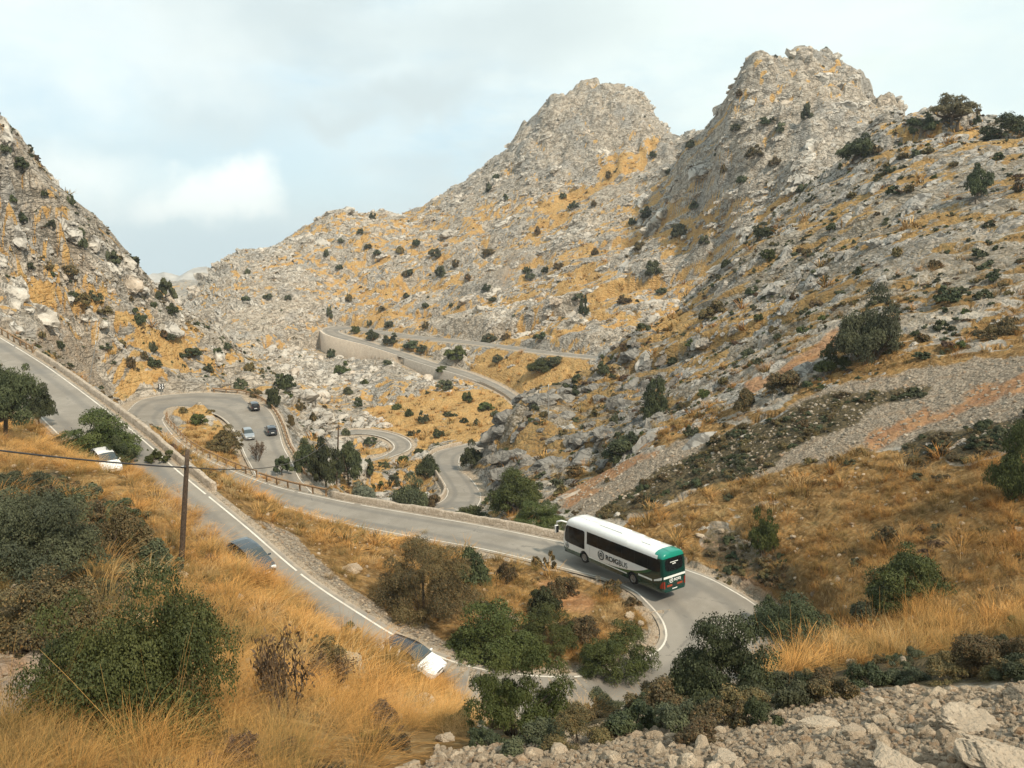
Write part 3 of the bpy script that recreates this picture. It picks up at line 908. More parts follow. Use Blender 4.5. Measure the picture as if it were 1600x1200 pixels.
def m_leaf(name, dark, light, third=None, rough=.65):
    m = NT(name, rough, .25)
    t = m.attr('tone').outputs['Fac']
    r = m.rnd()
    c = m.mix(t, dark, light)
    if third:
        c = m.mix(m.step(m.math('FRACT', m.math('ADD', m.math('MULTIPLY', t, 7.3), r)), .7, .95), c, third)
    hsv = m.new('ShaderNodeHueSaturation')
    m.l.new(m.math('ADD', .485, m.math('MULTIPLY', r, .03)), hsv.inputs['Hue'])
    m.l.new(m.math('ADD', .78, m.math('MULTIPLY', r, .45)), hsv.inputs['Value'])
    m.l.new(c, hsv.inputs['Color'])
    return m.base(hsv.outputs[0])


def m_grass():
    m = NT('dry grass', .75, .2)
    t = m.attr('tone').outputs['Fac']
    r = m.rnd()
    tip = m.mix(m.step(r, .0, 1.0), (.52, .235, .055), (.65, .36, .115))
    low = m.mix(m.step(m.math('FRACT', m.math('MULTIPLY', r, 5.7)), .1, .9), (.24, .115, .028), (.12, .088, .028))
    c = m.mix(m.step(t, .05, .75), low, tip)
    c = m.mix(m.math('MULTIPLY', m.step(m.math('FRACT', m.math('MULTIPLY', r, 3.1)), .66, .92), .62), c, (.155, .135, .045))
    loc = m.new('ShaderNodeObjectInfo').outputs['Location']
    pn = m.noise(loc, .16, 3, .6)
    pn2 = m.noise(loc, .5, 2, .5)
    c = m.mix(m.math('MULTIPLY', m.step(pn, .46, .58), m.math('SUBTRACT', .82, m.math('MULTIPLY', t, .4))), c, (.135, .105, .038))
    c = m.mix(m.math('MULTIPLY', m.step(pn2, .56, .68), .5), c, (.60, .45, .24))
    m.base(c)
    return m.m


def m_crag(name='weathered limestone', k=1.0, cool=0.0):
    m = NT(name, .95, .12)
    v = m.coords()
    r = m.rnd()
    n1, n2 = m.noise(v, .9, 6, .62), m.noise(v, 3.2, 6, .65)
    c = m.mix(m.step(n1, .32, .66), (.34, .31, .262), (.59, .54, .46))
    c = m.mix(m.math('MULTIPLY', m.step(r, .35, 1.0), .5), c, (.36, .345, .315))
    c = m.mix(m.math('MULTIPLY', m.step(m.math('FRACT', m.math('MULTIPLY', r, 7.7)), .8, 1.0), .4), c, (.46, .31, .18))
    c = m.mix(m.math('MULTIPLY', m.step(n2, .52, .68), .5), c, (.64, .60, .53))
    c = m.mix(m.math('MULTIPLY', m.step(n2, .46, .32), .7), c, (.12, .11, .095))
    nj = m.noise(v, .62, 5, .6, .6)
    c = m.mix(m.math('MULTIPLY', m.step(m.math('ABSOLUTE', m.math('SUBTRACT', nj, .5)), .035, .01), .75), c, (.09, .08, .065))
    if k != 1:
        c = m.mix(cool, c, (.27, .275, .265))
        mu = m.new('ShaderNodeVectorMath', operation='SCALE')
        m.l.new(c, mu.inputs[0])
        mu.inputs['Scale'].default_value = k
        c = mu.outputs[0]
    m.base(c)
    m.normal(m.bump(m.math('ADD', n1, m.math('MULTIPLY', n2, .5)), .9, .5))
    return m.m


M_CRAG = m_crag()
M_CRAG2 = m_crag('grey darker limestone', .86, .20)  # darker, cooler copy of the limestone for the right face
M_CRAG3 = m_crag('shade-darkened crag', .56, .30)  # limestone copy darkened to carry the cliff's shade in its colour
M_GROUND, M_ROAD, M_LINE = m_ground(), m_road(), m_line()
M_WALL = m_stone('parapet stone')
M_RETAIN = m_stone('retaining masonry', (.70, .60, .48), (.62, .51, .40), 1.2)
M_RETAIN2 = m_stone('grey masonry', (.52, .47, .40), (.42, .37, .31), 1.6)
def m_pebble(name, s, a, b):
    m = NT(name, .95, .12)
    v = m.coords()
    r = m.rnd()
    n1, n2 = m.noise(v, s, 6, .62), m.noise(v, s * 4, 5, .65)
    c = m.mix(r, a, b)
    c = m.mix(m.math('MULTIPLY', m.step(m.math('FRACT', m.math('MULTIPLY', r, 9.3)), .8, .95), .6), c, (.40, .24, .13))
    c = m.mix(m.math('MULTIPLY', m.step(n1, .5, .68), .6), c, tuple(min(1, x * 1.15) for x in b))
    c = m.mix(m.math('MULTIPLY', m.step(n2, .46, .32), .6), c, tuple(x * .42 for x in a))
    m.base(c)
    m.normal(m.bump(m.math('ADD', n1, m.math('MULTIPLY', n2, .5)), .8, .25 / s))
    return m.m


M_ROCK = m_pebble('boulder stone', 2.2, (.36, .285, .205), (.56, .46, .34))
M_GRAVEL = m_pebble('rubble stone', 1.5, (.37, .28, .19), (.66, .53, .38))
M_GRAVEL2 = m_pebble('slope rubble stone', 1.5, (.26, .215, .16), (.48, .41, .32))
M_WOOD = flat('weathered wood', (.30, .19, .105), .85, .2, vary=.35, vscale=9)
M_POLE = flat('tarred pole wood', (.085, .06, .042), .85, .2, vary=.35, vscale=12)
M_STEEL = flat('galvanised steel', (.42, .42, .40), .5, .5, .6)
M_BLACK = flat('black rubber', (.018, .018, .018), .8, .3)
M_DARKP = flat('black plastic', (.03, .03, .032), .45, .4)
M_GLASS = flat('dark tinted glass', (.010, .011, .012), .08, .28)
M_WSCR = flat('windscreen glass', (.05, .065, .068), .05, .7)
M_CHROME = flat('wheel alloy', (.45, .45, .45), .3, .5, .8)
M_WHITE = flat('white paint', (.80, .80, .77), .28, .5, coat=.3, vary=.02)
M_LAMP = flat('lamp glass', (.75, .76, .74), .1, .6)
M_RED = flat('red lamp glass', (.24, .028, .014), .25, .5)
M_WPAINT = flat('white sign paint', (.82, .82, .80), .5, .3, vary=.03)
M_FOL = [m_leaf('mastic leaves', (.030, .040, .020), (.088, .098, .040)),
         m_leaf('oleaster leaves', (.045, .052, .030), (.115, .12, .058)),
         m_leaf('olive green leaves', (.042, .056, .016), (.098, .108, .030)),
         m_leaf('brown green leaves', (.058, .048, .024), (.15, .118, .05), (.19, .115, .045)),
         m_leaf('grey green leaves', (.10, .115, .08), (.21, .225, .155)),
         m_leaf('pale olive leaves', (.11, .10, .05), (.25, .215, .11))]
M_DRYL = m_leaf('dry twig leaves', (.075, .05, .03), (.17, .105, .055))
M_BARK = flat('grey bark', (.12, .095, .07), .9, .15, vary=.3, vscale=8)
M_GRASS = m_grass()

# ---------------------------------------------------------------- the hillside sheet
idx = np.arange(NW * NU, dtype=np.int32).reshape(NW, NU)
quads = np.stack([idx[:-1, :-1], idx[:-1, 1:], idx[1:, 1:], idx[1:, :-1]], -1).reshape(-1, 4)
V = np.stack([XX, YY, ZZ], -1).reshape(-1, 3)
hill = mesh_np('hillside', V, quads, M_GROUND, smooth=False)
hill['kind'] = 'structure'
ca = hill.data.attributes.new('cover', 'FLOAT_COLOR', 'POINT')
ca.data.foreach_set('color', np.stack([COVER_G, SCREE * (1 - .0 * ROADM), SOIL, np.ones_like(SOIL)], -1).astype(np.float32).ravel())
for nm, arr in (('verge', ROADM), ('far', sstep(YY, 85, 150)), ('crack', CRK), ('heath', HEATH * (1 - ROADM))):
    a = hill.data.attributes.new(nm, 'FLOAT', 'POINT')
    a.data.foreach_set('value', np.ascontiguousarray(arr, np.float32).ravel())
del quads, V

# land beyond: valley floor out to the coast range, so that no edge of the sheet shows from the side
r_ = [1090, 2000, 3400, 4600]
az = np.linspace(-2.9, 2.9, 60)
V = np.array([(r * math.sin(a), r * math.cos(a), -.105 * r) for k, r in enumerate(r_) for a in az])
f = np.array([(k * 60 + j, k * 60 + j + 1, (k + 1) * 60 + j + 1, (k + 1) * 60 + j) for k in range(3) for j in range(59)])
M_FARLAND = flat('far land', (.30, .28, .22), .95, .1, vary=.3, vscale=.004)
mesh_np('valley_floor', V, f, M_FARLAND)['kind'] = 'structure'
# pale coast range in the gap on the left
RX = np.linspace(-2600, -300, 220)
prof = np.interp(800 + 1200 * RX / 3000 / CP, [0, 180, 225, 250, 275, 300, 320, 345, 420, 600], [470, 452, 428, 424, 429, 417, 413, 425, 450, 470])
RZ = (370 - prof) / 1200 * 3000 + fbm(RX / 60, RX * 0, 5, 4) * 9
rows = []
for k, (dy, zz) in enumerate(((-500, 0), (-330, .30), (-180, .62), (-60, .9), (0, 1.0), (400, .2))):
    zb = -330 + (RZ + 330) * zz + fbm(RX / 120, RX * 0 + dy / 90, 9, 4) * 40 * zz * (1 - zz) * 4 * .5
    rows.append(np.stack([RX, 3000 + dy + fbm(RX / 150, RX * 0 + k * 3.3, 13, 3) * 70 * (zz < 1), zb], -1))
V = np.concatenate(rows)
f = np.array([(k * 220 + j, k * 220 + j + 1, (k + 1) * 220 + j + 1, (k + 1) * 220 + j) for k in range(5) for j in range(219)])
M_RANGE = flat('far limestone', (.40, .37, .32), .95, .1, vary=.3, vscale=.02)
mesh_np('distant_hills', V, f, M_RANGE, smooth=False)['kind'] = 'structure'

# ---------------------------------------------------------------- road surfaces and painted edge lines
def strip(name, R, fa, fb, dz, mat, wa=0.0, wb=0.0, nx=1, skip=None):
    """ribbon between two fractions (plus metres) across a road"""
    a, b = R[:, :3], R[:, 3:]
    w = np.linalg.norm(b - a, axis=1)[:, None]
    dr = (b - a) / w
    f0, f1 = a + dr * (fa * w + wa), a + dr * (fb * w + wb)
    k = np.linspace(0, 1, nx + 1)
    V = (f0[:, None] * (1 - k[None, :, None]) + f1[:, None] * k[None, :, None])
    V[..., 2] += dz
    n, m_ = len(R), nx + 1
    f = [(i * m_ + j, i * m_ + j + 1, (i + 1) * m_ + j + 1, (i + 1) * m_ + j) for i in range(n - 1) for j in range(nx) if skip is None or not skip(i)]
    o = mesh_np(name, V.reshape(-1, 3), f, mat)
    if o.data.polygons and o.data.polygons[0].normal.z < 0:
        o.data.flip_normals()
    o['kind'] = 'structure'
    if mat is M_ROAD:
        at_ = o.data.attributes.new('lat', 'FLOAT', 'POINT')
        at_.data.foreach_set('value', np.tile(k, n).astype(np.float32))
    return o


for q, R in enumerate(ROADS):
    strip('road', R, 0, 1, 0, M_ROAD, -.45, .45, 8)
    lw = (.145, .24, .34)[q]
    gap = (lambda i: vnoise(np.array([i * .35]), np.array([3.3]), 5)[0] > .72)
    strip('road_marking', R, 0, 0, .012, M_LINE, -lw / 2, lw / 2, skip=gap)
    strip('road_marking', R, 1, 1, .012, M_LINE, -lw / 2, lw / 2, skip=gap)
# ---------------------------------------------------------------- walls, rails, poles, sign
def edge(q, side, px0, px1, off, py_lo=None, seg=None):
    """stretch of a road edge between two sight-line columns, shifted outwards by off metres"""
    R = ROADS[q]
    a, b = (R[:, :3], R[:, 3:]) if side == 0 else (R[:, 3:], R[:, :3])
    dr = a - b
    dr[:, 2] = 0
    dr /= np.linalg.norm(dr, axis=1)[:, None]
    px, py = pix(a[:, 0] / a[:, 1], a[:, 2] / a[:, 1])
    i0 = np.argmin((px - px0[0]) ** 2 + (py - px0[1]) ** 2)
    i1 = np.argmin((px - px1[0]) ** 2 + (py - px1[1]) ** 2)
    i0, i1 = min(i0, i1), max(i0, i1)
    return (a + dr * off)[i0:i1 + 1], dr[i0:i1 + 1]


def wall_mesh(name, P, N, h, th, mat, parent=None, jit=.05, z0=-.6, hs=None, seed=0):
    """masonry wall along a line: uneven top, real thickness"""
    n = len(P)
    k = np.arange(n)
    s = np.concatenate([[0], np.cumsum(np.linalg.norm(np.diff(P, axis=0), axis=1))])
    top = h + vnoise(s * 1.3, s * 0 + seed, 3) * jit + vnoise(s * .4, s * 0 + seed, 4) * jit
    bot = np.full(n, z0) if hs is None else -hs
    prof = [(0, 'b'), (.04, 't-'), (th * .18, 't'), (th * .82, 't'), (th - .04, 't-'), (th, 'b')]
    rows = []
    for j, (o, w) in enumerate(prof):
        p = P + N * (o + vnoise(s * 1.7, s * 0 + j, 6)[:, None] * jit * .6)
        p[:, 2] = P[:, 2] + (bot if w == 'b' else top - (.08 if w == 't-' else 0))
        rows.append(p)
    V = np.stack(rows, 1).reshape(-1, 3)
    m = len(prof)
    f = [(i * m + j, i * m + j + 1, (i + 1) * m + j + 1, (i + 1) * m + j) for i in range(n - 1) for j in range(m - 1)]
    f += [tuple(e * m + j for j in c) for e in (0, n - 1) for c in ((0, 1, 4, 5), (1, 2, 3, 4))]
    o = mesh_np(name, V, f, mat, parent)
    return o


def rail_thing(name, P, N, label, cat, group=None, h=.75, step=2.2, beam_mat=None, hgt=.28):
    root = empty(name, tuple(P[len(P) // 2]))
    tag(root, label, cat, group)
    c = np.array(P[len(P) // 2])
    s = np.concatenate([[0], np.cumsum(np.linalg.norm(np.diff(P, axis=0), axis=1))])
    n = len(P)
    V = []
    for o, z in ((0, h - hgt), (0, h), (.14, h), (.14, h - hgt)):
        p = P + N * o - c
        p[:, 2] += z
        V.append(p)
    V = np.stack(V, 1).reshape(-1, 3)
    f = [(i * 4 + j, i * 4 + (j + 1) % 4, (i + 1) * 4 + (j + 1) % 4, (i + 1) * 4 + j) for i in range(n - 1) for j in range(4)] + [(0, 1, 2, 3), tuple((n - 1) * 4 + j for j in (3, 2, 1, 0))]
    mesh_np('beam', V, f, beam_mat or M_WOOD, root)
    first = None
    for d in np.arange(.4, s[-1], step):
        p = np.array([np.interp(d, s, P[:, k]) for k in range(3)]) - c
        nn = N[min(np.searchsorted(s, d), n - 1)]
        p = p + nn * .24
        if first is None:
            first = MB().box((0, 0, h / 2 - .2), (.18, .18, h + .42), bevel=.02).build('post', M_WOOD, root)
            o = first
        else:
            o = first.copy()
            COL.objects.link(o)
            o.parent = root
        o.location = p
    return root


P, N = edge(0, 0, (45, 555), (318, 768), .75)
tag(wall_mesh('parapet_wall', P, N, .62, .5, M_WALL, seed=1), 'low tan stone parapet along the far side of the upper left road', 'wall', 'stone parapets along the road')
P, N = edge(0, 0, (-60, 492), (42, 553), .75)
rail_thing('guard_rail', P, N, 'short wooden rail at the top end of the upper left road', 'guard rail', 'rails along the road', h=1.0, step=2.6, hgt=.2)
P, N = edge(0, 1, (512, 779), (885, 847), .55)
tag(wall_mesh('parapet_wall', P, N, .68, .6, M_WALL, seed=2, jit=.07), 'long rounded stone parapet in front of which the coach drives', 'wall', 'stone parapets along the road')
P, N = edge(0, 1, (400, 752), (506, 778), .6)
rail_thing('guard_rail', P, N, 'brown beam rail leading up to the end of the long stone parapet', 'guard rail', 'rails along the road', h=.95, step=2.4, hgt=.22)
P, N = edge(0, 1, (258, 648), (396, 750), .9)
rail_thing('guard_rail', P, N, 'thin curved rail round the grassy island inside the hairpin', 'guard rail', 'rails along the road', h=.9, step=3.0, hgt=.14)
P, N = edge(0, 0, (330, 614), (470, 751), 1.0)
rail_thing('guard_rail', P, N, 'brown beam rail round the outside of the hairpin beside the dark cars', 'guard rail', 'rails along the road', h=.95, step=2.6, hgt=.32)
P2 = P + N * .55
tag(wall_mesh('parapet_wall', P2, N, .42, .55, M_WALL, seed=5, jit=.12), 'pale rough stone kerb wall behind the brown rail of the hairpin', 'wall', 'stone parapets along the road')
P, N = edge(0, 0, (660, 797), (725, 695), .35)
tag(wall_mesh('parapet_wall', P, N, .75, .55, M_WALL, seed=6), 'cream stone parapet on the left side of the lower S bend', 'wall', 'stone parapets along the road')
P, N = edge(2, 0, (503, 517), (622, 556.5), .7)
px = pix(P[:, 0] / P[:, 1], P[:, 2] / P[:, 1])[0]
hs = np.interp(px, [490, 500, 525, 560, 600, 618, 626], [9, 10, 10, 8.5, 5, 3.5, 1])
tag(wall_mesh('retaining_wall', P, N, .5, .9, M_RETAIN, hs=hs + 2, jit=.03, seed=7), 'tall pinkish beige retaining wall under the far hairpin', 'wall')
P, N = edge(2, 0, (630, 559), (748, 597), .7)
px = pix(P[:, 0] / P[:, 1], P[:, 2] / P[:, 1])[0]
hs = np.interp(px, [626, 634, 680, 720, 748], [1, 3, 5, 4, .8])
tag(wall_mesh('retaining_wall', P, N, .3, .9, M_RETAIN2, hs=hs + 2, jit=.03, seed=8), 'long grey retaining wall under the middle of the far road', 'wall')
P, N = edge(2, 0, (750, 598), (806, 630), .5)
tag(wall_mesh('parapet_wall', P, N, .6, .5, M_WALL, seed=9), 'short pale parapet where the far road dips behind the cliff', 'wall', 'stone parapets along the road')
P, N = edge(1, 0, (540, 673), (640, 690), .4)
tag(wall_mesh('parapet_wall', P, N, .35, .5, M_WALL, seed=10), 'low kerb wall round the far side of the small valley loop', 'wall', 'stone parapets along the road')


def pole(base, top, r0, r1, label, mat, group='poles'):
    base, top = Vector(base), Vector(top)
    root = empty('utility_pole', base)
    tag(root, label, 'pole', group)
    d = top - base
    MB().tube([d * k for k in (-.1, 0, .3, .6, .85, 1)], [r0, r0, r0 * .9 + r1 * .1, (r0 + r1) / 2, r1, r1 * .96], 10).build('shaft', mat, root, True)
    return root, d


b1 = hit(283, 887, 18, 45)
t1 = Vector(at(293, 703, b1.y))
pr, d1 = pole(b1, t1, .125, .10, 'dark leaning wooden utility pole in the dry grass on the left', M_POLE)
hook = MB().tube([d1 * .865 + Vector((-.22, -.05, 0)), d1 * .865 + Vector((.22, .05, 0))], .03, 6)
hook.build('bracket', M_STEEL, pr)
MB().lathe([(0, -.05), (.05, -.04), (.065, 0), (.045, .04), (.03, .08), (0, .09)], 10, Matrix.Translation(d1 * .865 + Vector((0, -.16, 0)))).build('insulator', M_DARKP, pr, True)
b2 = hit(526, 757, 110, 180)
t2 = Vector(at(529, 664, b2.y))
pole(b2, t2, .16, .11, 'thin dark pole among the trees right of the hairpin', M_POLE)
b3 = hit(857, 657, 100, 175)
pole(b3, Vector(at(857, 600, b3.y)), .10, .07, 'slender grey pole standing on the rocky outcrop', M_STEEL)
b4 = hit(138, 606, 115, 160)
pole(b4, Vector(at(150, 532, b4.y)), .10, .07, 'slender grey mast leaning before the pale rock slab', M_STEEL)


def sag(a, b, drop, n=40):
    return [a.lerp(b, k / n) - Vector((0, 0, drop * 4 * (k / n) * (1 - k / n))) for k in range(n + 1)]


wp = b1 + d1 * .865
wl_end = Vector(at(-330, 655, 24))
tag(MB().tube(sag(wl_end, wp + Vector((0, -.2, 0)), .22), .035, 6).build('power_cable', M_DARKP, None, True), 'thick black cable from the left edge to the leaning pole', 'cable')
tag(MB().tube(sag(wp + Vector((0, -.14, 0)), t2, 2.4, 70), [.03] * 30 + [.035] * 41, 6).build('power_cable', M_DARKP, None, True), 'thin sagging cable from the leaning pole across the hairpin', 'cable')

sb_ = hit(253, 617.5, 150, 185)
sg = empty('chevron_sign', sb_)
tag(sg, 'small black bend sign with white chevrons at the hairpin', 'sign')
yaw = math.atan2(sb_.x, sb_.y)
Ms = Matrix.Rotation(-yaw, 4, 'Z')
MB().box((0, 0, 1.95), (1.15, .05, 1.25), mat=Ms, bevel=.02).build('panel', M_DARKP, sg)
MB().box((0, .07, .9), (.09, .07, 2.9), mat=Ms).build('post', M_STEEL, sg)
for cx in (-.28, .24):
    for cz in (2.24, 1.66):
        mb = MB()
        for sgn in (1, -1):
            pts_ = [(cx - .16, -.031, cz + sgn * .25), (cx + .03, -.031, cz + sgn * .25), (cx + .22, -.031, cz), (cx + .03, -.031, cz)]
            mb.poly([Ms @ Vector(p) for p in pts_])
        mb.build('chevron', M_WPAINT, sg)


# ---------------------------------------------------------------- vehicles
def wheel(parent, pos, r, w, side):
    """tyre with a rim of five spokes; side = +1 / -1 is the way the rim faces"""
    Mw = Matrix.Translation(pos) @ Matrix.Rotation(-side * math.pi / 2, 4, 'X')
    ty = MB().lathe([(r * .62, -w / 2), (r * .93, -w / 2), (r, -w * .36), (r, w * .36), (r * .93, w / 2), (r * .66, w / 2), (r * .62, w * .4)], 24, Mw).build('wheel', M_BLACK, parent, True)
    rim = MB().lathe([(r * .64, w * .30), (r * .60, w * .47), (r * .55, w * .44), (r * .5, w * .2), (0, w * .16)], 20, Mw)
    for k in range(5):
        A = Mw @ Matrix.Rotation(k * 2 * math.pi / 5, 4, 'Z')
        rim.box((r * .31, 0, w * .30), (r * .56, r * .15, w * .14), mat=A)
    rim.lathe([(r * .15, w * .30), (r * .13, w * .46), (0, w * .48)], 12, Mw)
    rim.build('rim', M_CHROME, ty)
    return ty


def loft(rings):
    """rings: list of equal-length point lists"""
    V = np.array(rings, float)
    n, m = V.shape[:2]
    f = np.array([[(i * m + j, i * m + (j + 1) % m, (i + 1) * m + (j + 1) % m, (i + 1) * m + j) for j in range(m)] for i in range(n - 1)])
    return V.reshape(-1, 3), f


def place(root, pos, fwd, left=None):
    f = Vector(fwd).normalized()
    l = Vector((0, 0, 1)).cross(f).normalized()
    u = f.cross(l)
    M = Matrix((f, l, u)).transposed().to_4x4()
    M.translation = pos
    root.matrix_world = M


def car(name, label, cat, pos, fwd, paint, L=4.15, Wd=1.78, H=1.5, style='hatch', group='cars on the winding road', roof=None):
    root = empty(name)
    tag(root, label, cat, group)
    hw = Wd / 2
    xs = np.unique(np.concatenate([np.linspace(0, L, 60), [.02, .06, .14, L - .02, L - .07, L - .16]]))
    wr = .315
    xa, xb = .72, L - .82                                             # axles
    suv = style == 'suv'
    belt = lambda x: np.interp(x, [0, .3, L * .45, L * .7, L - .5, L - .15, L], [.96, 1.0, .95, .90, .80, .70, .62]) + (.09 if suv else 0)
    top = lambda x: np.interp(x, [0, .05, .16, .42, .9, L * .42, L * .55, L * .60, L * .735, L - .55, L - .18, L], [.80, 1.0, 1.08, 1.36 if style != 'suv' else 1.45, H - .03, H, H - .05, H - .10, .985 + (.06 if suv else 0), .86 + (.1 if suv else 0), .74 + (.1 if suv else 0), .60])
    rings = []
    for x in xs:
        arch = .24
        for c in (xa, xb):
            if abs(x - c) < wr + .055:
                arch = max(arch, wr + math.sqrt((wr + .055) ** 2 - (x - c) ** 2))
        e0, e1 = min(x, .6) / .6, min(L - x, .75) / .75
        w = hw * (.80 + .20 * math.sqrt(1 - (1 - e0) ** 2)) * (.74 + .26 * math.sqrt(1 - (1 - e1) ** 2))
        zb = belt(x)
        zt = max(top(x), zb + .012)
        cab = np.clip((zt - zb) / .45, 0, 1)
        wroof = w * (.94 - .22 * cab)
        zlo = max(arch, .24 + .20 * (1 - math.sqrt(1 - (1 - min(1, (L - x) / .35)) ** 2)) + .12 * (1 - min(1, x / .3)))
        zm = max(zlo + .03, .55)
        half = [(w * .93, zlo), (w * .985, max(zlo + .01, min(zlo + .08, zm))), (w, zm + .02), (w * .99, max(zm + .03, zb - .12)), (w * .955, zb), (wroof + .02, zt - .05 * cab), (wroof * .86, zt), (wroof * .4, zt + .025 * cab + .012)]
        rings.append([(x, -y, z) for y, z in half] + [(x, y, z) for y, z in half[::-1]])
    V, f = loft(rings)
    mid = .5 * (xs[:-1] + xs[1:])
    m = f.shape[1]
    lab = np.zeros((len(mid), m), int)                               # 0 paint, 1 windscreen, 2 side glass, 3 rear glass
    side_j = (4, m - 6)
    roof_j = [j for j in range(5, m - 6)]
    for i, x in enumerate(mid):
        if L * .565 < x < L * .725:
            for j in roof_j:
                lab[i, j] = 1
        if .10 < x < .44:
            for j in roof_j:
                lab[i, j] = 3
        if .55 < x < L * .70 and not (L * .375 < x < L * .40) and top(x) - belt(x) > .1 and not (.95 < x < 1.02):
            for j in side_j:
                lab[i, j] = 2
        if roof and .44 <= x <= L * .565:
            for j in roof_j:
                lab[i, j] = 4
    fl, ll = f.reshape(-1, 4), lab.reshape(-1)
    pf = fl[ll == 0]
    mat = paint
    o = mesh_np('body', V, pf, mat, root, True)
    bm = bmesh.new()
    bm.from_mesh(o.data)
    nr = len(rings[0])
    bm.verts.ensure_lookup_table()
    for e in (0, len(xs) - 1):
        for k in range(nr // 2 - 1):
            try:
                bm.faces.new([bm.verts[e * nr + q] for q in (k, k + 1, nr - 2 - k, nr - 1 - k)])
            except ValueError:
                pass
    bmesh.ops.recalc_face_normals(bm, faces=bm.faces[:])
    bm.to_mesh(o.data)
    bm.free()
    o.data.set_sharp_from_angle(angle=math.radians(38))
    for k, nm, mm in ((1, 'windscreen', M_WSCR), (2, 'side_window', M_GLASS), (3, 'rear_window', M_GLASS), (4, 'roof', roof)):
        if not (ll == k).any():
            continue
        for sgn in ((1, -1) if k == 2 else (0,)):
            sel = fl[ll == k]
            if sgn:
                sel = sel[np.sign(V[sel].mean(1)[:, 1]) == sgn]
            us, inv = np.unique(sel, return_inverse=True)
            g = mesh_np(nm, V[us], inv.reshape(-1, 4), mm, root, True)
    for x in (xa, xb):
        for sd_ in (1, -1):
            wheel(root, (x, sd_ * (hw - .12), wr), wr, .21, sd_)
    for sd_ in (1, -1):
        MB().box((L - .15, sd_ * hw * .66, .68 + (.07 if suv else 0)), (.24, .36, .15), rz=-sd_ * .5, bevel=.04).build('headlight', M_LAMP, root)
        MB().box((.07, sd_ * hw * .76, .88), (.12, .22, .2), rz=sd_ * .3, bevel=.03).build('tail_light', M_RED, root)
        MB().box((L * .685, sd_ * (hw + .09), .98 + (.07 if suv else 0)), (.12, .2, .13), bevel=.04).build('mirror', paint, root)
    MB().box((L - .02, 0, .46), (.06, .52, .11)).build('number_plate', M_WPAINT, root)
    MB().box((.015, 0, .62), (.06, .52, .11)).build('number_plate', M_WPAINT, root)
    MB().box((L - .02, 0, .34), (.07, Wd * .52, .12), bevel=.02).build('grille', M_DARKP, root)
    MB().box((L - .03, 0, .62), (.08, Wd * .36, .08), bevel=.02).build('grille', M_DARKP, root)
    MB().box((L / 2, 0, .27), (L * .86, Wd * .84, .10)).build('underbody', M_DARKP, root)
    for a_ in (.22, -.30):
        MB().tube([(L * .735, a_, .985 + (.07 if suv else 0)), (L * .70, a_ + .42, 1.06 + (.07 if suv else 0))], .012, 4).build('wiper', M_DARKP, root)
    place(root, pos, fwd)
    return root


P_BLACK = flat('black car paint', (.014, .015, .018), .2, .5, coat=.8)
P_DARK = flat('dark blue grey car paint', (.035, .045, .055), .22, .5, .2, coat=.8)
P_SILV = flat('silver car paint', (.40, .42, .43), .28, .5, .6, coat=.6)
P_GREY = flat('dark grey car paint', (.07, .085, .092), .25, .5, .4, coat=.7)
P_WHITE = flat('white car paint', (.80, .80, .78), .25, .5, coat=.6)


def road_point(px, py, q=0):
    """point of a carriageway under a pixel, with the way the road runs there"""
    R = ROADS[q]
    c = .5 * (R[:, :3] + R[:, 3:])
    u, t = ray(px, py)
    best = None
    for it in range(len(c)):
        D = c[it, 2] / t
        p = np.array([u * D, D, c[it, 2]])
        dd = np.hypot(p[0] - c[it, 0], p[1] - c[it, 1])
        if best is None or dd < best[0]:
            best = (dd, p, it)
    dd, p, it = best
    i0, i1 = max(it - 3, 0), min(it + 3, len(c) - 1)
    d_ = c[i1] - c[i0]
    a, b = R[it, :3], R[it, 3:]
    return Vector(p), Vector(d_ / np.linalg.norm(d_))


def put_car(px, py, turn, sgn, *a, **k):
    p, d_ = road_point(px, py)
    d_ = d_ * sgn
    c, s = math.cos(turn), math.sin(turn)
    f = Vector((d_.x * c - d_.y * s, d_.x * s + d_.y * c, d_.z))
    L = k.get('L', 4.15)
    return car(*a, p - f * L / 2 + Vector((0, 0, .015)), f, **k)


put_car(641, 1043, 0.0, 1, 'car', 'white hatchback with a black roof half hidden by the grass', 'car', paint=P_WHITE, L=4.1, H=1.47, roof=P_BLACK)
put_car(392, 884, .05, 1, 'car', 'dark grey car almost buried behind golden grass below the pole', 'car', paint=P_GREY, L=4.2)
put_car(166, 731, 0, 1, 'car', 'white car of which only the roof shows under the green bush', 'car', paint=P_WHITE, L=4.2, H=1.55)
put_car(397, 639, -.15, -1, 'car', 'black estate car following the top of the hairpin', 'car', paint=P_BLACK, L=4.5, H=1.55, style='suv')
put_car(388, 684, .08, 1, 'car', 'silver car facing us between the island and the black cars', 'car', paint=P_SILV, L=4.4, H=1.6, style='suv')
put_car(423.5, 677, .05, -1, 'car', 'dark hatchback with a white plate close to the hairpin rail', 'car', paint=P_DARK, L=4.0, H=1.48)


